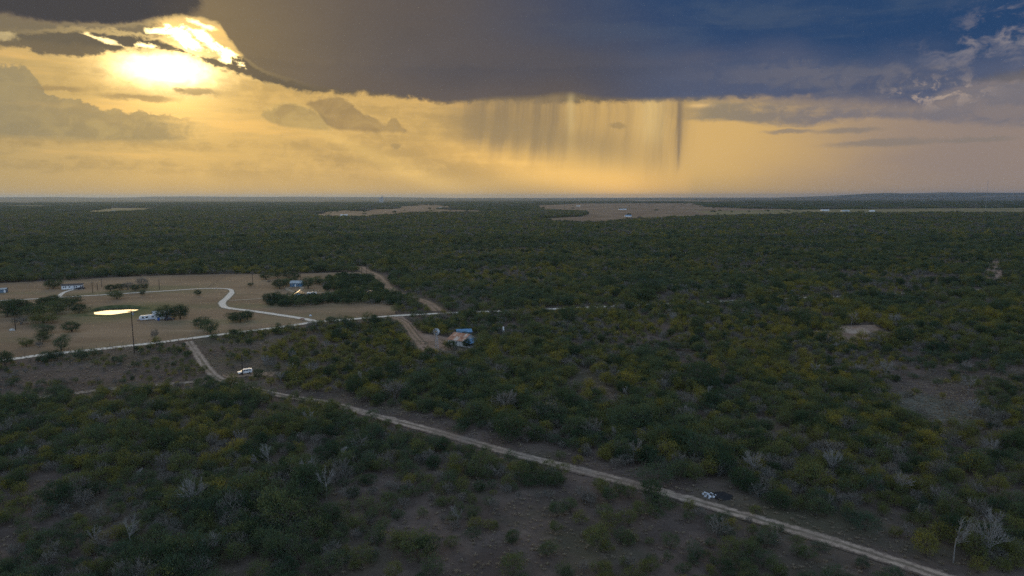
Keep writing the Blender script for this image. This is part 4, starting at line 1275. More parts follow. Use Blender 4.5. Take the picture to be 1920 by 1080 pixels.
# --- houses by the lane
r, L = house('farm_house', 'blue house with pale metal roof among trees by the turning loop', 'house', (544, 537.8), (565, 537.6), 8.0, 2.9, 1.5, M['wall_blue'], M['roof_pale'], wins=[(1.0, 2.0, 1.1, 2.2), (5.6, 6.8, 1.1, 2.2)], doors=[(3.6, 4.6, 2.1, M['trim'])])
r, L = house('farm_house', 'pale blue house with blue black roof behind the row of dark trees', 'house', (549, 562), (568, 561.5), 12.0, 3.0, 1.9, M['wall_paleblue'], M['roof_slate'], ridge='y', wins=[(0.8, 1.8, 1.1, 2.2), (4.6, 5.6, 1.1, 2.2)], doors=[(2.8, 3.7, 2.1, M['trim'])])
MB().tube([(L / 2, -0.45, 5.02), (L / 2, 12.45, 5.02)], 0.22, 10).build('ridge_cap', M['shiny'], r)
car('parked_truck', 'plum coloured pickup parked on the lane beside the tree row', 'truck', 676.5, 550.2, face(676, 550, 6), M['car_maroon'], 'pickup')
car('parked_car', 'plum coloured utility wagon parked at the end of the tree row', 'car', 693, 550, face(693, 550, -20), M['car_maroon'], 'suv')
car('small_trailer', 'tan cargo wagon standing between the two plum vehicles', 'car', 685.5, 550.2, face(685, 550, 0), M['car_tan'], 'sedan', 0.75)

# --- white utility vehicle at the junction
car('parked_car', 'white sport utility vehicle parked by the pole near the track junction', 'car', 459.5, 701.2, face(459, 701, 8), M['car_white'], 'suv', 1.08)

# --- old house with rusty roof, blue sheds, windmill
r, L = house('old_house', 'abandoned white board house with patchy rusty tin roof', 'house', (840, 646), (868, 650), 11.0, 2.7, 2.3, M['wall_wood'], M['rust2'], sheets=8, wins=[(0.9, 1.8, 1.0, 2.1), (4.6, 5.5, 1.0, 2.1)], doors=[(2.9, 3.8, 2.1, M['roof_dark'])])
lean = MB(); slab(lean, (L + 4.4, -0.3, 1.9), (L + 4.4, 8.2, 1.9), (L + 0.45, 8.2, 2.95), (L + 0.45, -0.3, 2.95), 0.06)
lo = lean.build('porch_roof', M['roof_blue'], r)
for yy_ in (0.1, 2.8, 5.4, 7.9): MB().tube([(L + 4.1, yy_, 0), (L + 4.1, yy_, 1.93)], 0.06, 6).build('porch_post', M['post_wood'], r)
MB().box(L + 0.2, L + 4.3, -0.2, 8.0, 0.0, 0.3).build('porch_floor', M['concrete'], r)
house('tin_barn', 'low barn with bright blue metal roof behind the rusty house', 'barn', (858, 632.5), (884, 631.5), 5.5, 2.6, 1.0, M['wall_slate'], M['roof_blue'])

p = G(819, 657); wm_h = 8.6
w_ = empty('windmill', (p[0], p[1], 0.03), R(face(819, 657, -90) + 12)); tag(w_, 'tall steel windmill with round bladed fan in the dirt yard', 'windmill')
for sx in (-1, 1):
    for sy in (-1, 1):
        MB().tube([(sx * 0.85, sy * 0.85, 0), (sx * 0.12, sy * 0.12, wm_h)], [0.055, 0.04], 5).build('leg', M['steel'], w_)
br = MB()
for k in range(1, 7):
    z_ = wm_h * k / 7.5; s_ = 0.85 - 0.73 * z_ / wm_h; z2 = wm_h * (k + 1) / 7.5; s2 = 0.85 - 0.73 * z2 / wm_h
    cs = [(-s_, -s_), (s_, -s_), (s_, s_), (-s_, s_)]; c2 = [(-s2, -s2), (s2, -s2), (s2, s2), (-s2, s2)]
    for i in range(4):
        br.tube([(*cs[i], z_), (*cs[(i + 1) % 4], z_)], 0.025, 4); br.tube([(*cs[i], z_), (*c2[(i + 1) % 4], z2)], 0.02, 4)
br.build('brace', M['steel'], w_)
fan_ = MB().tube([(-0.3, 0, wm_h + 0.1), (0.55, 0, wm_h + 0.1)], 0.12, 8).build('hub', M['steel'], w_)
for k in range(18):
    a0 = 2 * math.pi * k / 18; a1 = a0 + 0.27
    def q(r_, a_, dx): return (0.5 + dx, math.cos(a_) * r_, wm_h + 0.1 + math.sin(a_) * r_)
    v = [q(0.55, a0, 0.06), q(1.55, a0 - 0.02, 0.10), q(1.55, a1, -0.08), q(0.55, a1, -0.04)]
    v += [(x_ - 0.015, y_, z_) for x_, y_, z_ in v]
    mobj('blade', v, [(0, 1, 2, 3), (7, 6, 5, 4), (0, 4, 5, 1), (1, 5, 6, 2), (2, 6, 7, 3), (3, 7, 4, 0)], M['steel'], fan_)
rg = MB()
for rr in (0.6, 1.45): rg.tube([(0.5, math.cos(t) * rr, wm_h + 0.1 + math.sin(t) * rr) for t in np.linspace(0, 2 * math.pi, 25)], 0.02, 4)
rg.build('fan_ring', M['steel'], w_)
MB().box(-2.2, -0.3, -0.02, 0.02, wm_h + 0.06, wm_h + 0.14).build('tail_arm', M['steel'], w_)
mobj('tail_vane', [(-2.1, -0.012, wm_h - 0.3), (-3.2, -0.012, wm_h - 0.45), (-3.2, -0.012, wm_h + 0.65), (-2.1, -0.012, wm_h + 0.45), (-2.1, 0.012, wm_h - 0.3), (-3.2, 0.012, wm_h - 0.45), (-3.2, 0.012, wm_h + 0.65), (-2.1, 0.012, wm_h + 0.45)],
     [(0, 1, 2, 3), (7, 6, 5, 4), (0, 4, 5, 1), (1, 5, 6, 2), (2, 6, 7, 3), (3, 7, 4, 0)], M['steel'], w_)

# --- utility poles
def pole(px, py, top, label, arm=True, trans=False, group='wooden utility poles'):
    p = G(px, py); h = (py - top) * mpp(px, py) * 1.02
    e = empty('utility_pole', (p[0], p[1], 0), R(face(px, py, 0))); tag(e, label, 'utility pole', group)
    MB().tube([(0, 0, -0.3), (0, 0, h * 0.5), (0, 0, h)], [0.21, 0.18, 0.14], 8).build('shaft', M['pole_wood'], e)
    if arm:
        c_ = MB().box(-1.3, 1.3, -0.23, -0.12, h - 0.75, h - 0.60).build('crossarm', M['pole_wood'], e)
        for x in (-1.2, -0.5, 0.5, 1.2): MB().tube([(x, -0.175, h - 0.60), (x, -0.175, h - 0.42), (x, -0.175, h - 0.34)], [0.05, 0.08, 0.04], 6).build('insulator', M['ceramic'], c_)
    else:
        MB().tube([(0, 0, h), (0, 0, h + 0.12), (0, 0, h + 0.22)], [0.05, 0.08, 0.04], 6).build('insulator', M['ceramic'], e)
    if trans:
        t = MB().tube([(-0.62, -0.1, h - 2.4), (-0.62, -0.1, h - 2.3), (-0.62, -0.1, h - 1.4), (-0.62, -0.1, h - 1.3)], [0.30, 0.38, 0.38, 0.28], 12).build('transformer', M['steel'], e)
        MB().tube([(-0.62, -0.1, h - 1.3), (-0.62, -0.1, h - 1.0)], 0.06, 6).build('bushing', M['ceramic'], t)
        c2 = MB().box(-2.0, 0.3, -0.34, -0.24, h - 1.25, h - 1.12).build('crossarm', M['pole_wood'], e)
        for x in (-1.9, -1.3): MB().tube([(x, -0.29, h - 1.12), (x, -0.29, h - 0.85)], 0.08, 6).build('insulator', M['ceramic'], c2)
    CLEAR.append((p[0], p[1], 1.5)); return e


pole(252, 664, 582, 'tall wooden utility pole with transformer standing between the pond and the side track', trans=True)
pole(29.5, 619, 592, 'wooden pole beside a pale rock left of the tree cluster', arm=False)
pole(174, 550, 529, 'wooden pole on the lane right of the white mobile home')
pole(183, 544, 530, 'second wooden pole right of the white mobile home', arm=False)
pole(191, 538, 522, 'wooden pole at the trees behind the white mobile home')
pole(299, 543, 524, 'wooden pole on the open grass behind the gravel lane')
pole(474, 533, 513, 'wooden pole in grass left of the blue house trees')
pole(551.5, 523, 502, 'wooden pole standing in the trees behind the blue house')
pole(564, 532, 512, 'wooden pole at the end of the blue house')
pole(678, 517, 502, 'wooden pole left of the sandy firebreak head', arm=False)
pole(688, 519, 502, 'wooden pole right at the sandy firebreak head')
pole(748, 553, 533, 'wooden pole beside the sandy firebreak at the lane end')
pole(848, 586, 566, 'wooden pole at the gravel road behind the old house')
pole(455, 704, 666, 'slim wooden pole in front of the white utility vehicle', arm=False)
pole(589, 556, 541, 'short wooden pole behind the white camper trailer', arm=False)

# --- roadside fence: posts one by one, three wires
def fence(name, label, pts, gap=5.5, h=1.35, mat=None):
    P = spline(PX(pts), 12); S_ = [0]
    for a_, b_2 in zip(P[:-1], P[1:]): S_.append(S_[-1] + np.linalg.norm(b_2 - a_))
    e = empty(name, (P[0][0], P[0][1], 0)); tag(e, label, 'fence', 'wire fences')
    o = np.array([P[0][0], P[0][1]]); xs = [q[0] for q in P]; ys = [q[1] for q in P]; pm = None; line = []
    for s in np.arange(0, S_[-1], gap):
        q = np.array([np.interp(s, S_, xs), np.interp(s, S_, ys)]) - o
        if pm is None:
            ob = MB().tube([(0, 0, -0.2), (0, 0, h)], [0.075, 0.06], 6).build('post', mat or M['post_wood'], e); pm = ob.data
        else: ob = link(bpy.data.objects.new('post', pm), e)
        ob.location = (q[0], q[1], 0); line.append(q)
    for z in (0.45, 0.8, 1.15): MB().tube([(q[0], q[1], z) for q in line], 0.010, 3, False).build('wire', M['post_wood'], e)


fence('wire_fence', 'wire fence on wooden posts along the gravel road at the pasture edge', [(-40, 676.5), (60, 664), (183, 651), (300, 638.5), (346, 632.5)])
fence('wire_fence', 'wire fence on wooden posts from the gate to the lane mouth', [(368, 629.5), (449, 619.5), (505, 613), (560, 605.5)])
fence('wire_fence', 'wire fence on wooden posts below the pale hay field', [(612, 598.5), (667, 595), (740, 589.5)])
fence('wire_fence', 'wire fence crossing the pasture behind the gravel lane', [(390, 540), (405, 530), (424, 516)])

# --- field gate over the culvert
p = G(348, 640.5)
e = empty('field_gate', (p[0], p[1], 0.05), R(face(348, 640, 4) - 180)); tag(e, 'brown metal tube gate at the head of the dirt track', 'gate')
for x in (-3.2, 3.2): MB().tube([(x, 0, -0.2), (x, 0, 1.6)], 0.10, 8).build('gate_post', M['post_wood'], e)
for z in (0.3, 0.55, 0.8, 1.05, 1.3): MB().tube([(-3.05, 0, z), (3.05, 0, z)], 0.03, 6).build('rail', M['rust1'], e)
for x in (-3.05, 0, 3.05): MB().tube([(x, 0, 0.27), (x, 0, 1.33)], 0.03, 6).build('stile', M['rust1'], e)

# --- small items
def lump(name, px, py, r, h, mat, label, cat, seed, group=None, sq=1.0):
    g = np.random.default_rng(seed); p = G(px, py); v = []; n = 14; k = 5
    for j in range(k):
        t = j / (k - 1); rr = r * math.cos(t * 1.45)
        for i in range(n):
            a_ = 2 * math.pi * i / n; q = rr * (1 + g.normal(0, 0.16))
            v.append((math.cos(a_) * q, math.sin(a_) * q * sq, h * math.sin(t * 1.57) * (1 + g.normal(0, 0.06)) - (0.05 if j == 0 else 0)))
    f = [(j * n + i, j * n + (i + 1) % n, (j + 1) * n + (i + 1) % n, (j + 1) * n + i) for j in range(k - 1) for i in range(n)] + [tuple((k - 1) * n + i for i in range(n))]
    o = mobj(name, v, f, mat); o.location = (p[0], p[1], 0); tag(o, label, cat, group); CLEAR.append((p[0], p[1], r)); return o


lump('boulder', 23, 619.5, 1.3, 1.0, M['concrete'], 'pale rock beside the leaning pole left of the trees', 'rock', 3)
lump('burn_heap', 1352, 931, 2.6, 0.7, M['char'], 'black charred rubbish heap on the verge of the dirt track', 'rubbish heap', 4, sq=0.8)
lump('earth_pile', 566, 599.5, 1.6, 0.9, M['red_earth'], 'small red earth pile by the lane mouth', 'earth pile', 6)
CLEAR.append((*G(1337, 931), 6.5))
for i, (px, py) in enumerate(((1316, 930), (1321, 934), (1326, 931), (1330, 936), (1334, 933), (1327, 937), (1336, 937.5), (1320, 928.5), (1340, 935), (1331, 929), (1324, 929))):
    p = G(px + 2, py - 2.5); g = np.random.default_rng(i + 40); mb = MB(); k = g.uniform(0.13, 0.36)
    v = [(sx * k * g.uniform(0.6, 1.2), sy * k * g.uniform(0.5, 1.0), z * g.uniform(0.15, 0.45)) for z in (0, 1) for sx, sy in ((-1, -1), (1, -1), (1, 1), (-1, 1))]
    o = mobj('scrap', v, [(3, 2, 1, 0), (4, 5, 6, 7), (0, 1, 5, 4), (1, 2, 6, 5), (2, 3, 7, 6), (3, 0, 4, 7)], M['white_scrap'])
    o.location = (p[0], p[1], 0.05 + (0.25 if px > 1333 else 0)); o.rotation_euler = (0, 0, g.uniform(0, 3))
    tag(o, 'crumpled white scrap lying on the burnt rubbish by the track', 'scrap', 'white scraps on the burn heap')
# spoil mound with pale top
g = np.random.default_rng(8); pL, pR = G(1577, 624), G(1636, 624); mc = (pL + pR) / 2; mv = MB(); half = float(np.linalg.norm(pR - pL)) / 2
nx, ny = 26, 10
for j in range(ny + 1):
    for i in range(nx + 1):
        u, v_ = i / nx * 2 - 1, j / ny * 2 - 1
        prof = max(0, 1 - abs(u) ** 6) * max(0, 1 - abs(v_) ** 3)
        mv.v.append((u * half, v_ * 6.0 + 4, prof * 2.0 * (1 + g.normal(0, 0.08)) - 0.05))
for j in range(ny):
    for i in range(nx): q = j * (nx + 1) + i; mv.f.append((q, q + 1, q + nx + 2, q + nx + 1))
mo = mv.build('spoil_mound', M['spoil'], smooth=True); mo.location = (mc[0], mc[1], 0); mo.rotation_euler = (0, 0, math.atan2(*(pR - pL)[::-1]))
tag(mo, 'flat topped mound of pale earth in the brush clearing', 'mound'); CLEAR.append((mc[0], mc[1], half))
# white tank on a stand east of the old house
p = G(944, 631); e = empty('water_tank', (p[0], p[1], 0)); tag(e, 'small white tank raised on a stand among brush east of the rusty house', 'tank')
MB().tube([(0, 0, 3.2), (0, 0, 3.35), (0, 0, 4.9), (0, 0, 5.1)], [0.3, 0.38, 0.38, 0.25], 12).build('tank', M['white_paint'], e)
for sx in (-1, 1):
    for sy in (-1, 1): MB().tube([(sx * 0.5, sy * 0.5, 0), (sx * 0.35, sy * 0.35, 3.2)], 0.06, 5).build('leg', M['steel'], e)
# marker on the lane corner and a pale box in the hay field
p = G(568, 603); e = empty('mail_box', (p[0], p[1], 0), 0.4); tag(e, 'pale mailbox on a post at the lane mouth', 'mailbox')
MB().box(-0.06, 0.06, -0.06, 0.06, -0.1, 1.05).build('post', M['post_wood'], e)
MB().prism([(-0.22, 1.05), (0.22, 1.05), (0.22, 1.3), (0.1, 1.42), (-0.1, 1.42), (-0.22, 1.3)], -0.35, 0.35).build('box', M['car_tan'], e)
lump('salt_block', 582, 592.5, 0.75, 0.9, M['white_scrap'], 'small white feed tub alone in the dry hay field', 'feed tub', 9)

# --- trees standing in the pasture: (px, base y, width px, height px, kind, label)
FT = [
 (100, 541, 30, 17, 'dark', 'broad dark tree left of the white mobile home'),
 (208, 546, 20, 13, 'dark', 'dark tree at the left end of the row behind the lane'),
 (224, 544, 24, 12, 'dark', 'low spreading tree in the row behind the lane'),
 (240, 543, 20, 15, 'grey', 'greyish tree in the middle of the row behind the lane'),
 (254, 545, 18, 12, 'dark', 'small dark tree in the row behind the lane'),
 (266, 540, 24, 20, 'grey', 'tall grey twiggy tree at the right of the row behind the lane'),
 (272, 543, 14, 11, 'dark', 'compact dark tree at the right end of the row behind the lane'),
 (267, 554, 9, 11, 'dark', 'slender dark tree at the edge of the gravel lane'),
 (219, 561, 25, 17, 'bush', 'spreading olive tree on the near side of the gravel lane'),
 (371, 554.5, 13, 11, 'dark', 'small round tree alone in the grass below the lane bend'),
 (148, 587, 34, 17, 'dark', 'dark rounded tree at the left end of the pond'),
 (135, 571, 38, 17, 'dark', 'wide dark tree at the top of the cluster by the pond'),
 (101, 564, 20, 11, 'dark', 'small dark tree between the lane and the pond cluster'),
 (81, 576, 24, 19, 'dark', 'very dark round tree in the cluster left of the pond'),
 (104, 590, 42, 26, 'bush', 'big olive tree in the middle of the cluster left of the pond'),
 (81, 606, 50, 27, 'bush', 'broad olive tree at the front of the cluster left of the pond'),
 (40, 583, 34, 22, 'dark', 'dark tree at the back of the cluster near the field edge'),
 (13, 594, 34, 30, 'dark', 'tall dark tree at the outer end of the cluster'),
 (32, 595, 26, 18, 'dark', 'low dark tree in front of the outer cluster'),
 (118, 581, 34, 22, 'dark', 'dark tree tucked between pond and cluster middle'),
 (24, 584, 34, 24, 'dark', 'dark leafy tree filling the back of the outer cluster'),
 (70, 596, 36, 24, 'dark', 'deep green tree filling the middle of the cluster'),
 (92, 575, 30, 18, 'dark', 'dark tree behind the big olive tree of the cluster'),
 (60, 588, 30, 20, 'dark', 'dark tree joining the two halves of the cluster'),
 (40, 608, 28, 16, 'grey', 'airy grey tree beside the pole at the cluster front'),
 (88, 626, 34, 21, 'bush', 'olive bushy tree in the open pasture before the cluster'),
 (81, 641, 25, 19, 'dark', 'dark bushy tree between two lighter trees near the gravel road'),
 (50, 649.5, 25, 18, 'bush', 'small dull green tree near the gravel road fence'),
 (74, 651, 13, 12, 'grey', 'little pale tree beside the dark bushy one'),
 (115, 656.5, 27, 31, 'bush', 'upright brownish tree with clear trunk near the gravel road'),
 (135, 622, 37, 19, 'dark', 'low wide dark bush alone below the pond'),
 (312, 599, 30, 27, 'dark', 'dark tree leaning over the pale metal shed'),
 (338, 598, 30, 27, 'dark', 'dark round tree right of the pale metal shed'),
 (376, 615, 32, 20, 'dark', 'dark tree behind the round topped tree in mid pasture'),
 (395, 626, 32, 28, 'bush', 'round topped olive tree with short trunk in mid pasture'),
 (291, 636, 13, 20, 'grey', 'slender pale tree beside the gravel road'),
 (294, 647, 15, 18, 'yellow', 'yellow green bush below the slender tree on the road edge'),
 (10, 685, 28, 28, 'dark', 'dark round tree on the near side of the gravel road'),
 (87, 677, 26, 20, 'bush', 'green roadside bush beside its darker twin'),
 (107, 675, 26, 19, 'dark', 'dark roadside bush by the gravel road'),
 (153, 675, 30, 20, 'bush', 'wide roadside bush between fence and open ground'),
 (176, 667, 18, 13, 'bush', 'small roadside bush on the gravel road verge'),
 (437, 602, 23, 17, 'dark', 'left bush of the dark trio inside the lane bend'),
 (451, 604, 30, 18, 'dark', 'middle bush of the dark trio inside the lane bend'),
 (464, 599, 22, 17, 'dark', 'right bush of the dark trio inside the lane bend'),
 (499, 523.5, 25, 12, 'dark', 'dark spreading tree far left of the blue house'),
 (520, 521, 20, 11, 'dark', 'dark tree at the field edge behind the blue house'),
 (540, 521, 22, 11, 'dark', 'low tree at the back left of the blue house'),
 (524, 541, 27, 18, 'dark', 'big dark tree left of the blue house'),
 (537, 536, 22, 16, 'bush', 'olive tree touching the left wall of the blue house'),
 (549, 531, 18, 12, 'dark', 'dark tree behind the ridge of the blue house'),
 (556, 523, 12, 12, 'dark', 'upright dark tree at the pole behind the blue house'),
 (578, 541, 24, 22, 'bush', 'tall olive tree right of the blue house'),
 (591, 532, 24, 15, 'bush', 'olive tree behind the tall one right of the blue house'),
 (600, 534, 18, 11, 'dark', 'low dark tree joining the thicket behind the lane'),
 (469, 536, 10, 6, 'dark', 'low dark brush pile at the foot of a pole'),
 (504, 529, 10, 4, 'grey', 'grey low brush in the grass'),
 (846, 655, 21, 17, 'dark', 'dark tree before the rusty roofed house'),
 (876, 651, 17, 16, 'dark', 'dark tree before the blue porch of the old house'),
 (872, 634, 22, 14, 'bush', 'olive tree between the old house and the blue barn'),
 (620, 605, 22, 12, 'bush', 'roadside shrub at the lane mouth'),
 (545, 615, 16, 9, 'yellow', 'yellow green roadside shrub below the lane mouth'),
 (443, 626, 10, 8, 'dark', 'tiny dark bush on the gravel road verge'),
]
for i, (px, py, wp, hp, kd, lb) in enumerate(FT):
    p = G(px, py); s = mpp(px, py); k = i % 4
    cm = PROTO[kd][k][0]; co = np.array([v.co for v in cm.vertices]); Hh = np.percentile(co[:, 2], 99); Wd_ = np.percentile(co[:, 0], 98.5) - np.percentile(co[:, 0], 1.5)
    vis = 0.985
    plant('pasture_tree' if hp > 9 else 'pasture_bush', kd, k, p[0], p[1], random.uniform(0, 6.28), (wp * s / Wd_, wp * s / Wd_, hp * s * vis / Hh), lb, 'tree' if hp > 9 else 'bush')
    CLEAR.append((p[0], p[1], wp * s * 0.42))

# --- far things along the skyline
def barn(px, py, wpx, label, roof, ang=0):
    s = mpp(px, py); w = wpx * s
    house('far_barn', label, 'barn', (px - wpx / 2, py), (px + wpx / 2, py - 0.05), w * 0.45, 4.2, 2.2, M['white_paint'], roof, over=0.6)


barn(645, 405.5, 13, 'long white barn in the left dry field before the tree line', M['white_paint'])
barn(828, 390.5, 9, 'white farm building at the back of the left dry field', M['white_paint'])
barn(1085, 387, 6, 'small white building at the corner of the middle field', M['white_paint'])
barn(1168, 393.5, 14, 'row of pale sheds in the middle dry field', M['roof_pale'])
barn(1178, 406.5, 12, 'bluish low shed near the front of the middle field', M['roof_blue'])
barn(1467, 410, 9, 'bluish shed at the brush edge before the green field', M['roof_pale'])
barn(1548, 395.5, 14, 'white barn behind the long green field', M['white_paint'])
barn(1586, 396.5, 14, 'low pale shed right of the white barn', M['roof_pale'])
barn(1636, 397, 9, 'small white shed among dark trees by the green field', M['white_paint'])
barn(1898, 378, 14, 'big white building in the dark woods under the hills', M['white_paint'])
barn(213, 397.5, 8, 'small pale shed in the far left green patch', M['roof_pale'])
CLEAR_FAR = True


def mast(px, top, dist, label, w):
    a = math.radians(AE(px, 369)[0]); p = (math.sin(a) * dist, math.cos(a) * dist)
    h = math.tan(math.radians(AE(px, top)[1])) * dist + CAM_H
    e = empty('radio_mast', (p[0], p[1], 0)); tag(e, label, 'radio mast', 'radio masts')
    for k in range(3):
        t = 2.094 * k
        MB().tube([(math.cos(t) * w, math.sin(t) * w, -1), (math.cos(t) * w, math.sin(t) * w, h)], w * 0.22, 5).build('leg', M['steel'], e)
    b_ = MB()
    for j in range(int(h / (w * 5))):
        z_ = j * w * 5
        for k in range(3):
            t, t2 = 2.094 * k, 2.094 * (k + 1)
            b_.tube([(math.cos(t) * w, math.sin(t) * w, z_), (math.cos(t2) * w, math.sin(t2) * w, z_ + w * 5)], w * 0.12, 3, False)
    b_.build('lattice', M['steel'], e)
    for k in range(3):
        t = 2.094 * k + 1.0
        MB().tube([(math.cos(t) * h * 0.45, math.sin(t) * h * 0.45, 0), (0, 0, h * 0.92)], 0.06, 3, False).build('guy_wire', M['steel'], e)


mast(1850, 337, 3300, 'tall thin radio mast standing before the right hand hills', 0.6)
mast(1134, 362, 7000, 'thin radio mast on the skyline under the rain', 0.8)
mast(1149, 362, 7200, 'second thin radio mast on the skyline under the rain', 0.8)
mast(1696, 365, 6500, 'short mast on the skyline left of the hills', 1.2)
a = math.radians(AE(715, 369)[0]); D_ = 8200
e = empty('grain_elevator', (math.sin(a) * D_, math.cos(a) * D_, 0)); tag(e, 'cluster of grain silos and tower on the far skyline', 'silos')
for x_, h_, r_ in ((-20, 62, 6), (-8, 66, 6), (4, 62, 6), (16, 72, 6)):
    MB().tube([(x_, 0, 0), (x_, 0, h_), (x_, 0, h_ + 3)], [r_, r_, 1.5], 14).build('silo', M['concrete'], e)
MB().box(5, 12, -4, 4, 60, 88).build('head_house', M['concrete'], e)
MB().box(-21, 14, -1.5, 1.5, 66.5, 69.5).build('gallery', M['steel'], e)
# single trees dotted over the far fields
g = np.random.default_rng(12); cnt = 0
for P, n_, fl in ((F1, 26, 'dark tree dotted in the dry field with the long white barn'), (F2, 34, 'dark tree dotted in the wide dry field beyond the pale sheds'), (F3, 16, 'dark tree dotted along the long green field')):
    P = np.array(P); lo_, hi_ = P.min(0), P.max(0)
    while n_ > 0:
        q = g.uniform(lo_, hi_)
        if not inpoly(np.array([q[0]]), np.array([q[1]]), P)[0]: continue
        n_ -= 1; fm = FARP[int(g.choice([0, 1, 4, 4]))]
        o = link(bpy.data.objects.new('field_tree', fm)); s = g.uniform(1.3, 2.6); o.location = (q[0], q[1], 0.2); o.scale = (s * g.uniform(1, 1.8), s, s * 0.9); o.rotation_euler = (0, 0, g.uniform(0, 6))
        tag(o, fl, 'tree', fl.replace('tree', 'trees'))

# ------------------------------------------------------------------ brush: individuals and the mass behind
def scatter_stuff(name, label, P, rot, scl, idx, meshes, kindname):
    """one object: a cloud of points carrying plants"""
    me = bpy.data.meshes.new(name)
    me.vertices.add(len(P)); me.vertices.foreach_set('co', np.asarray(P, np.float32).ravel())
    for nm, tp, dat in (('rot', 'FLOAT_VECTOR', rot), ('scl', 'FLOAT_VECTOR', scl)):
        a = me.attributes.new(nm, tp, 'POINT'); a.data.foreach_set('vector', np.asarray(dat, np.float32).ravel())
    a = me.attributes.new('idx', 'INT', 'POINT'); a.data.foreach_set('value', np.asarray(idx, np.int32))
    o = tag(link(bpy.data.objects.new(name, me)), label, kindname, kind='stuff')
    pc = bpy.data.collections.new(name + '_plants')
    for i, m_ in enumerate(meshes): pc.objects.link(bpy.data.objects.new('%s_plant_%02d' % (name, i), m_))
    ng = bpy.data.node_groups.new(name, 'GeometryNodeTree')
    ng.interface.new_socket('Geometry', in_out='INPUT', socket_type='NodeSocketGeometry')
    ng.interface.new_socket('Geometry', in_out='OUTPUT', socket_type='NodeSocketGeometry')
    gi, go = ng.nodes.new('NodeGroupInput'), ng.nodes.new('NodeGroupOutput')
    ci = ng.nodes.new('GeometryNodeCollectionInfo'); ci.inputs[0].default_value = pc
    ci.inputs['Separate Children'].default_value = True; ci.inputs['Reset Children'].default_value = True
    ip = ng.nodes.new('GeometryNodeInstanceOnPoints'); ip.inputs['Pick Instance'].default_value = True
    ng.links.new(gi.outputs[0], ip.inputs['Points']); ng.links.new(ci.outputs[0], ip.inputs['Instance'])
    for nm, tp, sk in (('rot', 'FLOAT_VECTOR', 'Rotation'), ('scl', 'FLOAT_VECTOR', 'Scale'), ('idx', 'INT', 'Instance Index')):
        na_ = ng.nodes.new('GeometryNodeInputNamedAttribute'); na_.data_type = tp; na_.inputs[0].default_value = nm
        ng.links.new(na_.outputs[0], ip.inputs[sk])
    ng.links.new(ip.outputs[0], go.inputs[0])
    md = o.modifiers.new('plants', 'NODES'); md.node_group = ng
    return o


bands = []
x, y = grid(80, 360, 3.0); bands.append((x, y))
x, y = grid(360, 1150, 4.1); bands.append((x, y))
X = np.concatenate([b[0] for b in bands]); Y = np.concatenate([b[1] for b in bands])
keep = rng.uniform(0, 1, len(X)) < density(X, Y)
X, Y = X[keep], Y[keep]
K = pick_kind(X, Y)
big = fbm(X / 30, Y / 30, 77, 3)
SC = (0.46 + 0.68 * big) * (0.72 + 0.56 * fbm(X / 80, Y / 80, 87, 3)) * rng.lognormal(0, 0.20, len(X)) * np.where(np.hypot(X, Y) > 360, 1.18, 1.0)
inT = inpoly(X, Y, THICKET) | inpoly(X, Y, HEDGE)
SC = np.where(inT, rng.uniform(0.55, 1.2, len(X)), SC)
so = inpoly(X, Y, SOUTH) | inpoly(X, Y, SPARSE)
SC = np.where(so, SC * np.where(Y > 235, 0.62, 0.80), SC)
rdd, rss = linedist(X, Y, roadS)
SC = np.where((rdd < 16) & (rss < 0), SC * np.where(X < -50, 0.9, 0.55 + 0.45 * np.clip((rdd - 5) / 11, 0, 1)), SC)
VAR = rng.integers(0, 4, len(X)); RZ = rng.uniform(0, 2 * np.pi, len(X))
SX = SC * rng.uniform(0.9, 1.15, len(X)); SZ = SC * rng.uniform(0.85, 1.2, len(X))
# leafless trees that stand out in the photograph
for (px, py, h) in ((450, 838, 5.2), (487, 884, 6.0), (578, 906, 6.6), (364, 962, 8.2), (243, 1032, 6.0), (1785, 1056, 8.6), (1850, 1050, 7.5), (1815, 738, 6.5), (1412, 893, 6.0), (680, 722, 5.0), (1188, 868, 6.5),
                    (1822, 783, 6.5), (1661, 712, 8.0), (612, 938, 6.8), (175, 800, 5.0), (1810, 700, 5.5), (1528, 706, 5.5), (545, 702, 5.0), (585, 705, 5.4), (505, 880, 6.0), (255, 910, 5.5), (640, 870, 6.0), (395, 1050, 5.5), (1560, 890, 6), (1690, 930, 6), (860, 990, 5), (720, 880, 5.6)):
    p = G(px, py)
    X = np.append(X, p[0]); Y = np.append(Y, p[1]); K = np.append(K, 4); SC = np.append(SC, h / 5.5)
    SX = np.append(SX, h / 5.5); SZ = np.append(SZ, h / 5.5); VAR = np.append(VAR, rng.integers(0, 4)); RZ = np.append(RZ, rng.uniform(0, 6.28)); so = np.append(so, False); big = np.append(big, 0.5); inT = np.append(inT, False)
pxs, pys = project(X, Y, np.full(len(X), 1.5))
infr = (pxs > -15) & (pxs < 1935) & (pys < 1090)
rd, rs = linedist(X, Y, roadS)
size = SC / np.hypot(X, Y) * infr
single = np.zeros(len(X), bool)
NAMES = ('mesquite_tree', 'thorn_shrub', 'dry_shrub', 'oak_tree', 'bare_tree')
WORDS = ('feathery olive green mesquite', 'yellow green thorn shrub', 'dusty grey shrub', 'dense dark green oak', 'leafless pale grey tree')
CATS = ('tree', 'shrub', 'shrub', 'tree', 'bare tree')
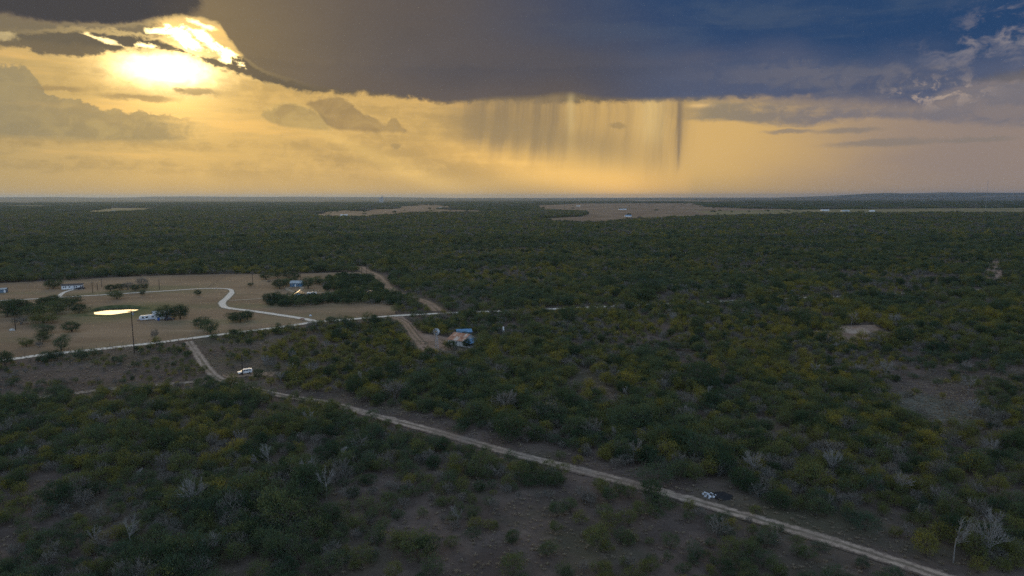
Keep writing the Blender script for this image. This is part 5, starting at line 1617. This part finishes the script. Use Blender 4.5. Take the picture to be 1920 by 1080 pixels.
LAND = [(G(*p), w, r_) for p, w, r_ in (((860, 645), 'rusty roofed house', 38), ((780, 640), 'bare dirt yard', 22), ((1607, 624), 'pale earth mound', 40), ((1745, 765), 'grassy glade', 26), ((1345, 932), 'burnt rubbish heap', 20),
        ((459, 700), 'parked white utility vehicle', 24), ((405, 706), 'track junction', 20), ((252, 664), 'tall transformer pole', 22), ((944, 631), 'white tank', 26), ((745, 592), 'hay field corner', 24), ((855, 587), 'gravel road pole', 26), ((1865, 515), 'cleared strip', 40))]
inS = inpoly(X, Y, SOUTH); inP = inpoly(X, Y, SPARSE)
for kk in range(5):
    ids = np.where(K == kk)[0]
    lim = 300
    if kk == 3: lim = 420
    ids = ids[np.argsort(-size[ids])][:lim]
    ids = ids[size[ids] > 0]
    if kk == 3: ids = ids[:300]
    single[ids] = True
    for i in ids:
        tall = 'tall' if SC[i] > 1.12 else ('low' if SC[i] < 0.78 else 'middling')
        rat = SX[i] / SZ[i]; tall = tall + (' broad' if rat > 1.08 else (' upright' if rat < 0.92 else ''))
        if inS[i]: zone = 'on the bare soil clearing south of the dirt track'
        elif inP[i]: zone = 'on open ground between gravel road and brush'
        elif inT[i]: zone = 'in the tree clump beside the house lane'
        elif rd[i] < 14: zone = 'at the edge of the pale dirt track'
        elif rs[i] > 0: zone = 'in the thicket north of the dirt track'
        else: zone = 'in the thicket south of the dirt track'
        ld = [(math.hypot(X[i] - q[0], Y[i] - q[1]) / r_, w) for q, w, r_ in LAND]
        if min(ld)[0] < 1.0: zone = 'in the brush close to the ' + min(ld)[1]
        plant(NAMES[kk], KN[kk], int(VAR[i]) % len(PROTO[KN[kk]]), X[i], Y[i], RZ[i], (SX[i], SX[i], SZ[i]),
              '%s %s %s' % (tall, WORDS[kk], zone), CATS[kk], '%s %s' % (WORDS[kk] + 's', zone))
rest = ~single
meshes, off = [], []
for kn in KN:
    off.append(len(meshes)); meshes += [p[2] for p in PROTO[kn]]
off = np.array(off)
idx = off[K] + VAR % 4
Z0 = np.zeros(len(X))
scatter_stuff('brushland', 'dense mixed brush of mesquite and thorn shrubs stretching away', np.stack([X, Y, Z0], 1)[rest],
              np.stack([Z0, Z0, RZ], 1)[rest], np.stack([SX, SX, SZ], 1)[rest], idx[rest], meshes, 'brush')

# woods from 1.1 km to 2.9 km
x, y = grid(1150, 2900, 6.4)
k = rng.uniform(0, 1, len(x)) < density(x, y); x, y = x[k], y[k]
kd = pick_kind(x, y); z = np.zeros(len(x))
s = (0.85 + 0.8 * fbm(x / 120, y / 120, 61, 3)) * rng.lognormal(0, 0.18, len(x)) * (1 + 0.25 * (y > 1900))
fi = np.choose(kd, (rng.integers(0, 2, len(x)), 2, 3, 4, 3))
scatter_stuff('far_brushland', 'far dark brush running out to the dry fields', np.stack([x, y, z], 1), np.stack([z, z, rng.uniform(0, 6.3, len(x))], 1),
              np.stack([s, s, s * rng.uniform(0.8, 1.2, len(x))], 1), fi, FARP, 'brush')
# stands of trees out to 9 km
x, y = grid(2880, 9500, 52)
nz = fbm(x / 900.0, y / 420.0, 91, 4)
k = (density(x, y) > 0.01) & ((nz > 0.40) | (y < 4200)); x, y, = x[k], y[k]
z = np.zeros(len(x)); s = rng.uniform(0.9, 1.25, len(x))
scatter_stuff('far_woods', 'distant dark woods between fields below the skyline', np.stack([x, y, z], 1), np.stack([z, z, rng.integers(0, 4, len(x)) * 1.5708], 1),
              np.stack([s, s, s * rng.uniform(0.8, 1.5, len(x))], 1), rng.integers(0, 4, len(x)), CLUMP, 'woods')

# dry grass tufts on the open ground near the track
g = np.random.default_rng(5); tufts = []
for k in range(4):
    n = 46; a = g.uniform(0, 6.28, n); rr = g.uniform(0, 0.28, n)
    p = np.stack([np.cos(a) * rr, np.sin(a) * rr, np.zeros(n)], 1)
    d = np.stack([np.cos(a) * 0.6, np.sin(a) * 0.6, np.full(n, 1.0)], 1) + g.normal(0, 0.3, (n, 3)); d /= np.linalg.norm(d, axis=1)[:, None]
    sd2 = np.stack([-np.sin(a), np.cos(a), np.zeros(n)], 1) * 0.03; ln = g.uniform(0.25, 0.55, n)[:, None]
    q = np.stack([p - sd2, p + d * ln * 0.6 - sd2, p + d * ln, p + d * ln * 0.6 + sd2], 1).reshape(-1, 3)
    tufts.append((q, np.arange(n * 4).reshape(-1, 4), np.repeat(g.uniform(0, 1, n), 4)))
M['straw'] = leaf_mat('dry_grass_blades', [(0.0, (0.17, 0.15, 0.105)), (0.4, (0.28, 0.235, 0.175)), (0.7, (0.34, 0.29, 0.225)), (0.95, (0.21, 0.20, 0.12))])
x, y = grid(85, 330, 1.25)
dn = density(x, y); gl = inpoly(x, y, GLADE)
rdx, _ = linedist(x, y, roadS)
k = (rng.uniform(0, 1, len(x)) < np.where(gl, 0.9, np.where(dn < 0.45, 0.42, 0.10)) * (0.3 + 1.4 * fbm(x / 8, y / 8, 3, 3))) & (rdx > 2.4) & ~inpoly(x, y, PASTURE)
x, y = x[k], y[k]; z = np.zeros(len(x)); s = rng.uniform(0.5, 1.4, len(x))
scatter_stuff('dry_grass', 'tufts of dry grass over the open ground', np.stack([x, y, z + 0.03], 1), np.stack([z, z, rng.uniform(0, 6.3, len(x))], 1),
              np.stack([s, s, s * rng.uniform(0.6, 1.2, len(x))], 1), rng.integers(0, 4, len(x)), [leaf_mesh('tuft', *t, M['straw']) for t in tufts], 'grass')

# ------------------------------------------------------------------ the hazy air
hz = MB().box(-46000, 46000, -46000, 46000, -1.5, 200.0).build('haze', bpy.data.materials.new('haze_air'))
tag(hz, 'thin warm dust haze hanging over the plain', 'haze', kind='stuff')
m = hz.data.materials[0]; m.use_nodes = True; nt = m.node_tree; nt.nodes.clear()
pv = nt.nodes.new('ShaderNodeVolumePrincipled'); pv.inputs['Color'].default_value = (0.55, 0.72, 1.0, 1)
pv.inputs['Density'].default_value = 3.0e-5; pv.inputs['Anisotropy'].default_value = 0.5
mo_ = nt.nodes.new('ShaderNodeOutputMaterial'); nt.links.new(pv.outputs[0], mo_.inputs['Volume'])
